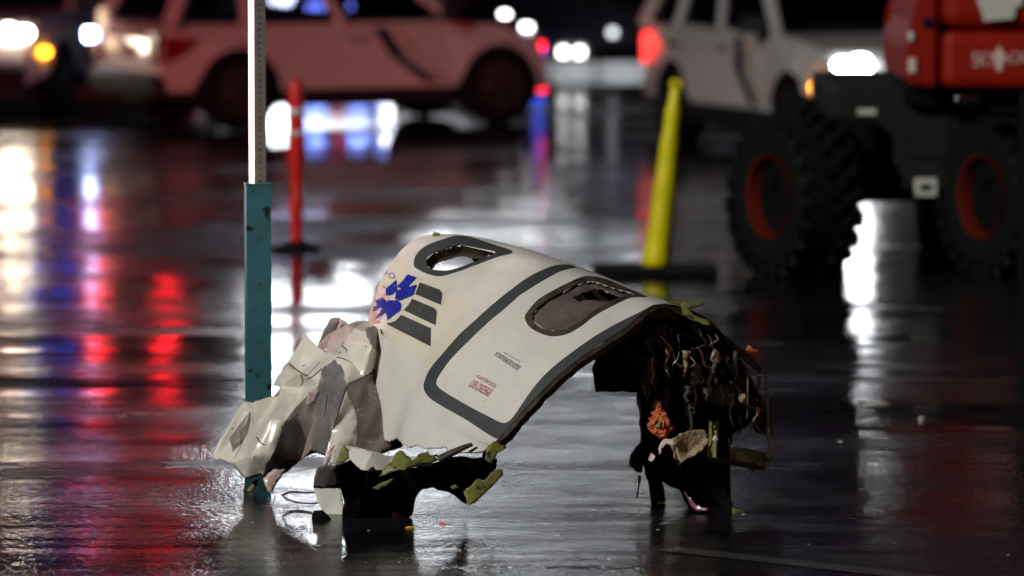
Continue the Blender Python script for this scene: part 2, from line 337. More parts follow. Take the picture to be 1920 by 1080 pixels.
def suv(name, label, loc, heading, paint, wb=2.9, fo=0.85, ro=0.95, group='police cars parked on the wet lot', head=None, amber=None, tail=None, bar=True, grille_lights=(), stripe=True, lit=False, beltz=1.0, extra=()):
    root = empty(name, loc, heading, label, 'police car' if group else 'car', group)
    xf, xr = wb / 2, -wb / 2; F, B = xf + fo, xr - ro; W = 0.95; rw = 0.40
    bz = beltz
    def arch(xc, fwd=True):
        return [(xc + rw * 1.08 * math.cos(a), 0.36 + rw * 1.08 * math.sin(a)) for a in [math.pi * k / 10 for k in range(11)]]
    ar = arch(xf); rr = arch(xr)
    poly = [(F - 0.02, 0.32)] + [(x, max(z, 0.32)) for x, z in ar] + [(x, max(z, 0.32)) for x, z in rr] + [(B + 0.08, 0.36), (B, 0.5), (B + 0.02, bz - 0.12), (B + 0.12, bz + 0.02),
            (xf - 0.55, bz + 0.03), (xf + 0.1, bz - 0.02), (F - 0.35, bz - 0.09), (F - 0.06, bz - 0.2), (F + 0.01, 0.55)]
    body = link('body', prism_xz('body', poly, -W, W, 0.05, lambda x, z: (1.0 - 0.10 * max(0, (z - 0.75)) / 0.3 - 0.10 * max(0, (abs(x) - abs(F) * 0.72)) / 0.7)), paint, root)
    # cabin: tapered loft with pillars and roof
    x0, x1 = B + 0.10, xf - 0.42
    bl = [(x0, -0.86), (x1, -0.86), (x1, 0.86), (x0, 0.86)]; tp = [(x0 + 0.32, -0.66), (x1 - 0.85, -0.66), (x1 - 0.85, 0.66), (x0 + 0.32, 0.66)]
    zt = bz + 0.66
    bmr = bmesh.new(); box(bmr, ((tp[0][0] + tp[1][0]) / 2, 0, zt + 0.02), (tp[1][0] - tp[0][0] + 0.12, 1.42, 0.07), bev=0.03)
    roof = link('roof', bm_mesh('roof', bmr), paint, root)
    def P(side, f, h):                                      # point on the side glass plane: f 0..1 rear to front, h 0..1
        xb = x0 + (x1 - x0) * f; xt = tp[0][0] + (tp[1][0] - tp[0][0]) * f
        return Vector((xb + (xt - xb) * h, side * (0.86 - 0.20 * h), bz + 0.01 + (zt - bz) * h))
    for s in (-1, 1):
        for f in (0.0, 0.26, 0.60, 1.0):                     # pillars
            bmp = bmesh.new(); tube(bmp, [P(s, f, 0), P(s, f, 1.0)], 0.055 if f not in (0.0,) else 0.085, 6)
            link('pillar', bm_mesh('pillar', bmp), paint, root)
        for a, b_ in ((0.03, 0.24), (0.285, 0.58), (0.62, 0.975)):
            link('side_window', plate('side_window', [P(s, a, 0.05), P(s, b_, 0.05), P(s, b_, 0.97), P(s, a, 0.97)]), M['glass'], root)
        mi = bmesh.new(); box(mi, (x1 - 0.12, s * 1.03, bz + 0.10), (0.14, 0.22, 0.15), bev=0.03); link('mirror', bm_mesh('mirror', mi), M['cladding'], root)
        for dx in (0.18, 0.56):
            link('door_handle', box_mesh('door_handle', (x0 + (x1 - x0) * dx + 0.25, s * (W * 0.965 + 0.005), bz - 0.13), (0.2, 0.04, 0.035), 0.01), M['chrome'], root)
        if stripe:
            k = W * 0.995 + 0.012
            sp = [(0.12, bz - 0.02), (0.26, bz - 0.02), (0.42, bz - 0.3), (0.78, 0.42), (0.62, 0.42), (0.28, bz - 0.28)]
            kk = lambda z: s * (k * (1.0 - 0.10 * max(0, (z - 0.75)) / 0.3))
            link('livery_stripe', plate('livery_stripe', [(x - 0.1, kk(z), z) for x, z in sp], 0.006), M['stripe'], root)
            link('gold_stripe', plate('gold_stripe', [(x + 0.10, kk(z) , z) for x, z in [(0.16, bz - 0.02), (0.19, bz - 0.02), (0.35, bz - 0.3), (0.70, 0.42), (0.66, 0.42), (0.32, bz - 0.28)]], 0.006), M['gold'], root)
        link('sill', box_mesh('sill', (0, s * 0.90, 0.30), (wb - 2 * rw * 1.1, 0.13, 0.16), 0.02), M['cladding'], root)
    link('windscreen', plate('windscreen', [P(-1, 1, 0.04), P(1, 1, 0.04), P(1, 1, 0.97), P(-1, 1, 0.97)]), M['glass'], root)
    link('rear_window', plate('rear_window', [P(-1, 0, 0.1), P(1, 0, 0.1), P(1, 0, 0.97), P(-1, 0, 0.97)]), M['glass'], root)
    link('underbody', box_mesh('underbody', (0, 0, 0.33), (F - B - 0.3, 1.5, 0.22)), M['cladding'], root)
    link('seats', box_mesh('seats', (-0.2, 0, bz - 0.05), (x1 - x0 - 0.9, 1.3, 0.3), 0.08), M['cladding'], root)
    link('bumper', box_mesh('bumper', (F - 0.04, 0, 0.42), (0.18, 1.66, 0.20), 0.05), M['cladding'], root)
    link('bumper', box_mesh('bumper', (B + 0.02, 0, 0.42), (0.18, 1.7, 0.24), 0.05), M['cladding'], root)
    gr = link('grille', box_mesh('grille', (F - 0.005, 0, 0.68), (0.08, 0.95, 0.22), 0.02), M['cladding'], root)
    for k in range(3): link('grille_bar', box_mesh('grille_bar', (F + 0.045, 0, 0.61 + 0.07 * k), (0.02, 0.9, 0.018)), M['chrome'], gr)
    link('licence_plate', box_mesh('licence_plate', (F + 0.06, 0, 0.45), (0.015, 0.31, 0.15)), M['decal_white'], root)
    link('licence_plate', box_mesh('licence_plate', (B - 0.02, 0, 0.72), (0.02, 0.31, 0.15)), M['decal_white'], root)
    # wheels
    for xc in (xf, xr):
        for s in (-1, 1):
            mt = Matrix.Translation((xc, s * 0.83, 0.38)) @ Matrix.Rotation(-s * math.pi / 2, 4, 'X')
            bw = bmesh.new(); lathe(bw, [(0.25, -0.11), (0.34, -0.12), (0.375, -0.09), (0.38, 0.0), (0.375, 0.09), (0.34, 0.12), (0.25, 0.11)], 28, mt, False)
            ty = link('tyre', bm_mesh('tyre', bw, True), M['rubber'], root)
            br = bmesh.new(); lathe(br, [(0.05, 0.10), (0.10, 0.08), (0.24, 0.06), (0.25, 0.115), (0.25, -0.05), (0.05, -0.05)], 24, mt)
            for k in range(5):
                a = 2 * math.pi * k / 5; box(br, mt @ Vector((0.15 * math.cos(a), 0.15 * math.sin(a), 0.09)), (0.05, 0.05, 0.18), (Matrix.Rotation(-a + math.pi / 2, 3, 'Y')), 0.0)
            link('rim', bm_mesh('rim', br), M['rim'], ty)
    # lamps
    for s in (-1, 1):
        hl = head if head else M['clear_lens']
        hb_ = bmesh.new()
        for dy_, rr_ in ((-0.075, 0.085), (0.085, 0.062)):
            q_ = bmesh.ops.create_icosphere(hb_, subdivisions=2, radius=1.0)
            for v_ in q_['verts']: v_.co = Vector((F - 0.09 + v_.co.x * 0.09, s * (0.70 + dy_) + v_.co.y * rr_ * 1.15, 0.80 + v_.co.z * rr_))
        link('headlight', bm_mesh('headlight', hb_, True), hl, root)
        if amber: link('side_marker', box_mesh('side_marker', (F - 0.30, s * 0.92, 0.62), (0.10, 0.08, 0.07), 0.02), amber, root)
        link('tail_light', plate('tail_light', [(B - 0.012, s * 0.62, bz - 0.32), (B - 0.012, s * 0.84, bz - 0.32), (B - 0.012, s * 0.84, bz - 0.05), (B - 0.012, s * 0.62, bz - 0.05)], 0.03), tail if tail else M['tail_red'], root)
        link('tail_light', plate('tail_light', [(B + 0.03, s * (W * 0.905), bz - 0.33), (B + 0.20, s * (W * 0.945), bz - 0.24), (B + 0.36, s * (W * 0.955), bz - 0.10), (B + 0.03, s * (W * 0.905), bz - 0.08)], 0.03), tail if tail else M['tail_red'], root)
    if bar:
        lb = link('light_bar', box_mesh('light_bar', (tp[1][0] - 0.35, 0, zt + 0.13), (0.28, 1.15, 0.12), 0.03), M['cladding'], root)
        for k, yy in enumerate((-0.45, -0.15, 0.15, 0.45)):
            link('bar_lamp', box_mesh('bar_lamp', (tp[1][0] - 0.35, yy, zt + 0.135), (0.31, 0.22, 0.08), 0.02), (M['bar_red'] if k < 2 else M['bar_blue']) if lit else (M['tail_red'] if k < 2 else M['stripe']), lb)
    for (yy, zz, wd, hh, m) in grille_lights:
        link('grille_light', box_mesh('grille_light', (F + 0.06, yy, zz), (0.05, wd, hh), 0.015), m, root)
    for (nm, c, s_, m) in extra:
        link(nm, box_mesh(nm, c, s_, 0.01), m, root)
    return root
M['head_white'] = glow('white_headlight', (0.92, 0.96, 1.0), 90)
M['head_warm'] = glow('warm_headlight', (1.0, 0.86, 0.66), 75)
M['amber'] = glow('amber_marker', (1.0, 0.33, 0.01), 16)
M['tail_lit'] = glow('lit_red_tail', (1.0, 0.04, 0.03), 3.0)
M['bar_red'] = glow('red_emergency_lamp', (1.0, 0.02, 0.02), 6)
M['bar_blue'] = glow('blue_emergency_lamp', (0.06, 0.12, 1.0), 10)
M['blue_lamp'] = glow('blue_grille_lamp', (0.22, 0.32, 1.0), 34)
M['roof_red'] = glow('red_roof_lamp', (1.0, 0.012, 0.02), 28)
M['rear_blue'] = glow('blue_white_beacon', (0.45, 0.55, 1.0), 70)
M['tan_glint'] = glow('tan_glint', (1.0, 0.62, 0.36), 1.1)  # reflected light on the suv's tail, put in as glow
M['pink_lamp'] = glow('pink_red_lamp', (1.0, 0.12, 0.25), 9)
M['white_lamp_glint'] = glow('small_white_lamp_glint', (1.0, 0.98, 0.95), 9)  # for small lamps and for the painted glints on the hood
M['dim_lamp'] = glow('dim_white_lamp', (0.9, 0.95, 1.0), 2.5)
M['red_lamp'] = glow('small_red_lamp', (1.0, 0.02, 0.02), 6)

def axle_place(u, Y, heading, wb, which, side=-1):
    """root position so that the given axle centre stands at picture column u, distance Y"""
    p = at(u, 200, Y); p.z = 0; p -= Vector((-math.sin(heading), math.cos(heading), 0)) * 0.85 * side   # column of the near-side wheel
    return p - Vector((math.cos(heading), math.sin(heading), 0)) * (wb / 2 * (1 if which == 'front' else -1))

h1 = R(25)
suv('police_suv', 'white police suv side-on with red tail light, behind the galvanised sign post', axle_place(445, 47.6, h1, 2.6, 'rear'), h1, M['suv_white'], 2.6, 0.50, 0.75, beltz=0.95,
    extra=(('rear_beacon', (-2.08, 0.86, 0.84), (0.08, 0.12, 0.10), M['rear_blue']), ('tail_glint', (-2.09, 0.30, 0.78), (0.05, 0.16, 0.12), M['tan_glint']), ('tail_glint', (-2.09, 0.52, 0.98), (0.05, 0.10, 0.22), M['tan_glint']), ('marker_lamp', (1.81, -0.72, 0.72), (0.06, 0.10, 0.08), M['red_lamp']), ('marker_lamp', (1.83, -0.70, 0.34), (0.06, 0.12, 0.09), M['red_lamp']),  # tan boxes glow in place of light reflected on the tail
           ('hood_glint', (1.55, -0.5, 1.02), (0.07, 0.09, 0.05), M['white_lamp_glint']), ('hood_glint', (1.72, -0.62, 0.90), (0.07, 0.11, 0.06), M['white_lamp_glint'])))  # glowing boxes at the hood edge stand in for floodlight glints
h2 = R(-70)
suv('police_suv', 'beige-lit white police suv with blazing headlights, behind the yellow post', axle_place(1276, 45.6, h2, 2.6, 'rear'), h2, M['suv_white'], 2.6, 0.85, 0.9, head=M['head_white'], amber=M['amber'], tail=M['tail_lit'], beltz=1.0)
h3 = R(-103)
suv('police_suv', 'police suv facing the camera with warm headlight at the left edge', Vector((-4.95, 52.4, 0)), h3, M['suv_white'], 2.8, 0.85, 0.9, head=M['head_warm'], amber=M['amber'], beltz=1.0,
    lit=True)
h4 = R(-90)
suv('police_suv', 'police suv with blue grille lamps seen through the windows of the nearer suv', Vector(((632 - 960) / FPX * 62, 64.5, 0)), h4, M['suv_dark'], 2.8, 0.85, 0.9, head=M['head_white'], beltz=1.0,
    grille_lights=((-0.26, 0.68, 0.20, 0.16, M['blue_lamp']), (0.24, 0.68, 0.20, 0.16, M['blue_lamp']), (0.0, 0.60, 0.12, 0.08, M['pink_lamp']), (0.52, 0.64, 0.10, 0.10, M['blue_lamp'])))
h5 = R(172)
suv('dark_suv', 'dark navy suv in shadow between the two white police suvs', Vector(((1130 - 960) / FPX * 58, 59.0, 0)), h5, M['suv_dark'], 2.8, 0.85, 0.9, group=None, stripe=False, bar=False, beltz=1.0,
    extra=(('reflector_lamp', (0.12, 1.0, 0.33), (0.09, 0.05, 0.09), M['white_lamp_glint']), ('reflector_lamp', (0.30, 1.0, 0.33), (0.09, 0.05, 0.09), M['white_lamp_glint']),
           ('reflector_lamp', (-0.25, 1.0, 0.55), (0.08, 0.05, 0.08), M['dim_lamp']), ('side_lamp', (0.58, 1.0, 0.36), (0.10, 0.05, 0.10), M['bar_blue'])))


# ambulance parked behind, its red roof lamps mirrored in the lot
am = empty('ambulance', ((215 - 960) / FPX * 62, 63.5, 0), 0, 'dark box ambulance with two red roof lamps behind the leftmost suvs', 'ambulance')
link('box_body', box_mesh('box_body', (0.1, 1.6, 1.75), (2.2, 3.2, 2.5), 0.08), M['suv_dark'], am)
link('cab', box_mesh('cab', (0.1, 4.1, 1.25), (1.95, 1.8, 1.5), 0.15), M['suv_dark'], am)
for x in (-0.35, 0.52): link('roof_lamp', box_mesh('roof_lamp', (x, -0.03, 3.12), (0.20, 0.12, 0.30), 0.03), M['roof_red'], am)
for x in (-0.9, 0.9):
    for y in (0.9, 4.2):
        bm = bmesh.new(); lathe(bm, [(0.2, -0.12), (0.38, -0.12), (0.4, 0), (0.38, 0.12), (0.2, 0.12)], 24, Matrix.Translation((x + 0.1, y, 0.4)) @ Matrix.Rotation(math.pi / 2, 4, 'Y')); link('tyre', bm_mesh('tyre', bm), M['rubber'], am)
for s in (-1, 1): link('rear_door', box_mesh('rear_door', (0.1 + s * 0.52, -0.02, 1.6), (1.0, 0.05, 2.0), 0.02), M['suv_dark'], am)
link('rear_bumper', box_mesh('rear_bumper', (0.1, -0.1, 0.5), (2.1, 0.25, 0.15), 0.03), M['chrome'], am)

# ------------------------------------------------------------------ boom lift
YL = 31.2; SL = YL / FPX
lift = empty('boom_lift', (at(1640, 400, YL).x, YL, 0), 0, 'red boom lift with big lugged tyres and grey chassis at right', 'boom lift')
LX = lift.location.x
def lx(u, Y=YL): return at(u, 300, Y).x - LX
def lz(v, Y=YL): return at(960, v, Y).z
steer = R(31)
tyre_me = rim_me = lug_me = hub_me = None
def build_wheel():
    bw = bmesh.new(); mt = Matrix.Rotation(math.pi / 2, 4, 'Y')
    lathe(bw, [(0.25, -0.17), (0.36, -0.20), (0.44, -0.19), (0.465, -0.13), (0.47, 0), (0.465, 0.13), (0.44, 0.19), (0.36, 0.20), (0.25, 0.17)], 36, mt, False)
    ty = bm_mesh('tyre', bw, True); ty.materials.append(M['rubber'])
    bl = bmesh.new()
    for k in range(22):
        for s in (-1, 1):
            a = 2 * math.pi * (k + (0.5 if s > 0 else 0)) / 22
            rot = Matrix.Rotation(-a, 3, 'X') @ Matrix.Rotation(s * 0.6, 3, 'Z')
            c = Matrix.Rotation(-a, 3, 'X') @ Vector((s * 0.10, 0, 0.475)); box(bl, c, (0.20, 0.05, 0.05), rot, 0.008)
            c = Matrix.Rotation(-a, 3, 'X') @ Vector((s * 0.195, 0, 0.43)); box(bl, c, (0.03, 0.06, 0.08), Matrix.Rotation(-a, 3, 'X'), 0.008)
    lg = bm_mesh('lug', bl); lg.materials.append(M['rubber'])
    br = bmesh.new(); lathe(br, [(0.252, -0.19), (0.240, -0.185), (0.232, -0.02), (0.232, 0.02), (0.240, 0.185), (0.252, 0.19)], 28, mt, False)
    ri = bm_mesh('rim', br); ri.materials.append(M['lift_rim'])
    bh = bmesh.new(); lathe(bh, [(0.06, -0.10), (0.09, -0.08), (0.095, -0.11), (0.231, -0.105), (0.231, 0.105), (0.09, 0.11), (0.06, 0.10)], 20, mt); hb = bm_mesh('hub', bh); hb.materials.append(M['blackpost'])
    return ty, lg, ri, hb
WM = build_wheel()
def put(name, me, parent, loc=(0, 0, 0), rz=0):
    o = bpy.data.objects.new(name, me); C.objects.link(o); o.parent = parent; o.location = loc; o.rotation_euler = (0, 0, rz); return o
for (u, y0) in ((1490, 0.0), (1888, 0.0), (1560, 2.3), (1850, 2.3)):
    wl = put('tyre', WM[0], lift, (lx(u), y0, 0.475), -steer + R(90) - R(90) + R(58) if y0 == 0 else 0)
    put('tread_lugs', WM[1], wl)['kind'] = 'stuff'; put('rim', WM[2], wl); put('hub', WM[3], wl)
ch = bmesh.new(); box(ch, ((lx(1570) + lx(1810)) / 2, 1.5, 0.80), (lx(1810) - lx(1570), 2.5, 0.62), bev=0.03); link('chassis', bm_mesh('chassis', ch), M['lift_grey'], lift)
link('axle', box_mesh('axle', ((lx(1490) + lx(1888)) / 2, 0.35, 0.50), (lx(1888) - lx(1490) - 0.2, 0.16, 0.16), 0.03), M['blackpost'], lift)
link('access_panel', box_mesh('access_panel', ((lx(1690) + lx(1790)) / 2, 0.24, 0.86), (0.30, 0.02, 0.34), 0.008), M['lift_grey'], lift)
link('data_plate', box_mesh('data_plate', (lx(1742), 0.238, lz(356)), (0.135, 0.018, 0.11), 0.006), M['decal_white'], lift)
dp = link('data_plate_window', box_mesh('data_plate_window', (lx(1742), 0.227, lz(356)), (0.07, 0.008, 0.04)), M['lift_grey'], lift)
link('tow_decal', box_mesh('tow_decal', (lx(1630), 0.238, lz(213)), (0.11, 0.015, 0.035), 0.0), M['decal_white'], lift)
link('hub_cover', box_mesh('hub_cover', (lx(1600), 0.2, 0.72), (0.30, 0.25, 0.42), 0.05), M['blackpost'], lift)
# slewing counterweight with its engine hood
tu = bmesh.new()
def panel(bm, ua, va, ub, vb, y0, y1, bev=0.04):
    ua += 14; ub += 14; va -= 9; vb -= 9
    box(bm, ((lx(ua) + lx(ub)) / 2, (y0 + y1) / 2, (lz(va) + lz(vb)) / 2), (lx(ub) - lx(ua), y1 - y0, lz(va) - lz(vb)), None, bev)
panel(tu, 1738, 62, 2150, 168, -0.55, 1.9, 0.06); link('counterweight', bm_mesh('counterweight', tu), M['lift_red'], lift)
tu = bmesh.new(); panel(tu, 1738, -150, 2140, 57, -0.50, 1.8, 0.08); link('hood', bm_mesh('hood', tu), M['lift_red'], lift)
side = [(lx(1690), lz(150)), (lx(1746), lz(158)), (lx(1748), lz(-160)), (lx(1726), lz(-160)), (lx(1708), lz(-10)), (lx(1702), lz(50)), (lx(1688), lz(75))]
bm = bmesh.new(); a_ = [bm.verts.new((x, -0.46, z)) for x, z in side]; b_ = [bm.verts.new((x, 1.6, z)) for x, z in side]
for i in range(len(side)): bm.faces.new((a_[i], a_[(i + 1) % len(side)], b_[(i + 1) % len(side)], b_[i]))
bm.faces.new(a_); bm.faces.new(b_); bmesh.ops.bevel(bm, geom=list(bm.edges), offset=0.025, segments=2, affect='EDGES'); link('side_cover', bm_mesh('side_cover', bm), M['lift_red'], lift)
link('turntable', box_mesh('turntable', (lx(1840), 0.7, lz(180)), (0.9, 1.2, 0.14), 0.03), M['blackpost'], lift)
link('marker_lamp', box_mesh('marker_lamp', (lx(1695), -0.475, lz(63)), (0.035, 0.03, 0.055), 0.01), M['reflector'], lift)
link('marker_lamp', box_mesh('marker_lamp', (lx(1698), -0.475, lz(117)), (0.05, 0.03, 0.09), 0.01), M['decal_pink'], lift)
bm = bmesh.new(); lathe(bm, [(0.035, -0.01), (0.035, 0.01)], 20, Matrix.Translation((lx(1726), -0.465, lz(38))) @ Matrix.Rotation(math.pi / 2, 4, 'X')); link('filler_cap', bm_mesh('filler_cap', bm), M['chrome'], lift)
link('tow_bar', box_mesh('tow_bar', (lx(1795), -0.6, lz(178)), (0.14, 0.1, 0.05), 0.01), M['chrome'], lift)
Yd = -0.53
pv = lambda u, v, y: (lx(u + 8), y, lz(v - 6))
link('warning_decal', plate('warning_decal', [pv(1806, -40, Yd - 0.0), pv(1898, -40, Yd), pv(1890, 10, Yd), pv(1879, 14, Yd), pv(1874, 36, Yd), pv(1820, 40, Yd), pv(1814, 18, Yd), pv(1808, 8, Yd)], 0.012), M['decal_white'], lift)
def text_mesh(name, s, extr=0.0):
    cu = bpy.data.curves.new(name, 'FONT'); cu.body = s; cu.extrude = extr; cu.resolution_u = 3
    o = bpy.data.objects.new(name, cu); scene.collection.objects.link(o)
    dg = bpy.context.evaluated_depsgraph_get(); me = bpy.data.meshes.new_from_object(o.evaluated_get(dg))
    bpy.data.objects.remove(o); bpy.data.curves.remove(cu)
    xs = [v.co.x for v in me.vertices]; ys = [v.co.y for v in me.vertices]
    return me, min(xs), max(xs), min(ys), max(ys)
def letter_on_lift(s, u0, u1, v0, v1, y):
    me, xa, xb, ya, yb = text_mesh('lettering', s, 0.02)
    for v in me.vertices:
        fx = (v.co.x - xa) / (xb - xa); fy = (v.co.y - ya) / (yb - ya)
        v.co = Vector((lx(u0 + (u1 - u0) * fx), y - 0.006 * (1 if v.co.z > 0 else -1), lz(v1 + (v0 - v1) * fy)))
    link('lettering', me, M['decal_pink'], lift)
letter_on_lift('SKY', 1807, 1850, 91, 118, -0.556)
letter_on_lift('JACK', 1848, 1908, 91, 118, -0.556)
link('logo_peak', plate('logo_peak', [pv(1838, 104, -0.558), pv(1848, 84, -0.558), pv(1857, 104, -0.558), pv(1852, 132, -0.558), pv(1844, 132, -0.558)], 0.01), M['decal_pink'], lift)

# dark post at the right edge
bm = bmesh.new(); p0 = at(1934, 500, 25.5); lathe(bm, [(0.075, 0.0), (0.075, 1.0), (0.068, 1.35), (0.03, 1.38)], 20, Matrix.Translation((p0.x, p0.y, 0)))
tag(link('guard_post', bm_mesh('guard_post', bm), M['blackpost']), 'black steel post cut by the right edge of the picture', 'post')

# ------------------------------------------------------------------ delineator posts
YR = 24500 / (470 + 270)
pr = at(556, 470, YR); dr = empty('red_delineator', (pr.x, YR, 0), 0, 'red traffic delineator post with two white bands behind the sign post', 'delineator')
sR = YR / FPX
def zz(v, Y): return at(960, v, Y).z
bm = bmesh.new()
prof = [(0.030, 0.03), (0.040, 0.08), (0.034, 0.12), (0.044, 0.24), (0.050, 0.32), (0.038, 0.36), (0.046, 0.5), (0.056, 0.6), (0.052, 0.78), (0.050, 0.9), (0.052, 0.98), (0.044, 1.03), (0.040, 1.075), (0.020, 1.095)]
lathe(bm, prof, 18); link('post', bm_mesh('post', bm, True), M['red_plastic'], dr)
for za, zb in ((0.865, 0.905), (0.735, 0.765)):
    bm = bmesh.new(); lathe(bm, [(0.057, za), (0.057, zb)], 18); link('reflective_band', bm_mesh('reflective_band', bm, True), M['reflector'], dr)
bm = bmesh.new(); lathe(bm, [(0.16, 0.0), (0.16, 0.02), (0.10, 0.045), (0.05, 0.06)], 20); link('base', bm_mesh('base', bm), M['rubber'], dr)

YY = 24500 / (513 + 270)
py = at(1228, 512, YY); dy = empty('yellow_delineator', (py.x, YY, 0), 0, 'leaning yellow plastic channelizer post on a black rubber base', 'delineator')
bm = bmesh.new(); lean = Matrix.Rotation(R(6.2), 4, 'Y')
prof = [(0.082, 0.03), (0.084, 0.10), (0.078, 0.14), (0.074, 0.22), (0.078, 0.25), (0.071, 0.31), (0.068, 0.5), (0.070, 0.53), (0.062, 0.58), (0.058, 0.75), (0.060, 0.78), (0.050, 0.84), (0.047, 0.95), (0.049, 0.98), (0.036, 1.03), (0.034, 1.10), (0.024, 1.14)]
lathe(bm, prof, 18, lean); link('post', bm_mesh('post', bm, True), M['yellow_plastic'], dy)
bm = bmesh.new(); 
ring = [Vector((0.030 * math.cos(a), 0, 1.14 + 0.030 * math.sin(a))) for a in [math.pi * k / 10 - 0.3 for k in range(13)]]
tube(bm, [lean @ p for p in ring], 0.012, 8); link('handle_loop', bm_mesh('handle_loop', bm, True), M['yellow_plastic'], dy)
link('base', box_mesh('base', (0.0, 0, 0.026), (0.75, 0.42, 0.05), 0.015), M['rubber'], dy)

# ------------------------------------------------------------------ sign post in a teal sleeve
YP = 21.1
pp = at(484, 600, YP); sp = empty('sign_post', (pp.x, YP, 0), 0, 'perforated galvanised sign post standing in a teal square steel sleeve', 'sign post')
zs = zz(346, YP)
def square_tube(w_, z0, z1, rot, holes=None, pitch=0.0254, hr=0.0052):
    bm = bmesh.new(); Rm = Matrix.Rotation(rot, 3, 'Z')
    for k in range(4):
        Q = Rm @ Matrix.Rotation(k * math.pi / 2, 3, 'Z')
        pt = lambda a, z, d=0.0: Q @ Vector((a, -w_ / 2 + d, z))
        if not holes:
            bm.faces.new([bm.verts.new(pt(a, z)) for a, z in ((-w_ / 2, z0), (w_ / 2, z0), (w_ / 2, z1), (-w_ / 2, z1))]); continue
        n = int((z1 - z0) / pitch)
        for i in range(n):
            za = z0 + i * pitch; zb = za + pitch; zc = (za + zb) / 2
            outer = [(w_ / 2, zc), (w_ / 2, zb), (0, zb), (-w_ / 2, zb), (-w_ / 2, zc), (-w_ / 2, za), (0, za), (w_ / 2, za)]
            inner = [(hr * math.cos(a), zc + hr * math.sin(a)) for a in [math.pi * j / 4 for j in range(8)]]
            O = [bm.verts.new(pt(a, z)) for a, z in outer]; I = [bm.verts.new(pt(a, z)) for a, z in inner]; D = [bm.verts.new(pt(a, z, 0.004)) for a, z in inner]
            for j in range(8):
                l = (j + 1) % 8; bm.faces.new((O[j], O[l], I[l], I[j])); bm.faces.new((I[j], I[l], D[l], D[j]))
    bmesh.ops.remove_doubles(bm, verts=bm.verts, dist=1e-5)
    return bm
ft = square_tube(0.052, zs - 0.15, zs + 1.9, R(28), True); link('perforated_post', bm_mesh('perforated_post', ft), M['galv'], sp)
bm = square_tube(0.100, 0.0, zs, R(8)); 
link('sleeve', bm_mesh('sleeve', bm), M['teal'], sp)
bm = square_tube(0.100, zs - 0.003, zs, R(8)); bmesh.ops.holes_fill(bm, edges=bm.edges); 
cap = bmesh.new(); Rm = Matrix.Rotation(R(8), 3, 'Z')
for k in range(4):
    Q = Rm @ Matrix.Rotation(k * math.pi / 2, 3, 'Z'); box(cap, Q @ Vector((0, -0.043, zs + 0.003)), (0.104 if k % 2 == 0 else 0.104, 0.02, 0.006), Q)
link('sleeve_lip', bm_mesh('sleeve_lip', cap), M['teal'], sp); bm.free()

# ------------------------------------------------------------------ the torn piece of aircraft fuselage
W0 = ground_at(900, 960)
wreck = empty('fuselage_wreck', (W0.x, W0.y, 0), 0, 'torn white aircraft fuselage section with emergency exit and crumpled skin on wet asphalt', 'aircraft wreckage')
def part(name, me, m, parent=None, smooth=False, kind=None, label=None):
    """mesh in world coordinates hung under the wreck (or one of its parts)"""
    me.transform(Matrix.Translation((-W0.x, -W0.y, 0)))
    if smooth: me.polygons.foreach_set('use_smooth', [True] * len(me.polygons))
    o = link(name, me, m, parent if parent is not None else wreck)
    if kind: o['kind'] = kind
    if label: o['label'] = label
    return o
# control net of the shell: columns run along the fuselage axis away from the open end,
# rows run round the hull from the far side over the ridge to the torn lower edge
COLA = [0.0, 0.26, 0.52, 0.78, 1.00, 1.15, 1.21]; COLR = [0.67, 0.66, 0.64, 0.60, 0.55, 0.50, 0.47]
PHI = [-15, 20, 55, 90, 115, 140, 168, 190, 205]
NET = [
 [(1446, 868), (1440, 775), (1347, 617), (1245, 570), (1164, 621), (1045, 706), (936, 821), (915, 838), (905, 850)],
 [(1350, 800), (1352, 735), (1258, 590), (1157, 533), (1083, 567), (968, 654), (868, 777), (842, 815), (832, 852)],
 [(1258, 742), (1262, 690), (1170, 552), (1074, 497), (1001, 515), (893, 600), (800, 734), (768, 790), (755, 848)],
 [(1168, 716), (1178, 655), (1090, 530), (988, 467), (918, 510), (832, 588), (778, 676), (752, 752), (735, 838)],
 [(1095, 690), (1098, 625), (1000, 515), (888, 443), (806, 486), (752, 560), (722, 622), (704, 720), (695, 830)],
 [(1040, 665), (1045, 605), (940, 500), (818, 440), (747, 478), (708, 545), (692, 604), (682, 700), (675, 815)],
 [(1030, 668), (1036, 608), (930, 505), (812, 447), (744, 490), (708, 556), (693, 612), (684, 705), (678, 815)]]
def net_pt(c, r):
    c = min(max(c, 0), 6); r = min(max(r, 0), 8)
    ph = R(PHI[r]); Y = 20.0 + 0.69 * COLA[c] + COLR[c] * (0.69 * math.cos(ph) - 0.20 * math.sin(ph))
    if r >= 7:                                              # lower skin flares outward where it tore
        ph = R(PHI[6]); Y = 20.0 + 0.69 * COLA[c] + COLR[c] * (0.69 * math.cos(ph) - 0.20 * math.sin(ph)) - 0.035 * (r - 6)
    if c == 6: Y += 0.16
    if c == 5: Y += 0.03
    return at(NET[c][r][0], NET[c][r][1], Y)
CP = [[net_pt(c, r) for r in range(9)] for c in range(7)]
def cr(p0, p1, p2, p3, t):
    return 0.5 * ((2 * p1) + (p2 - p0) * t + (2 * p0 - 5 * p1 + 4 * p2 - p3) * t * t + (3 * p1 - p0 - 3 * p2 + p3) * t ** 3)
def gp(c, r):
    if c < 0: return gp(0, r) * 2 - gp(1, r)
    if c > 6: return gp(6, r) * 2 - gp(5, r)
    if r < 0: return CP[c][0] * 2 - CP[c][1]
    if r > 8: return CP[c][8] * 2 - CP[c][7]
    return CP[c][r]
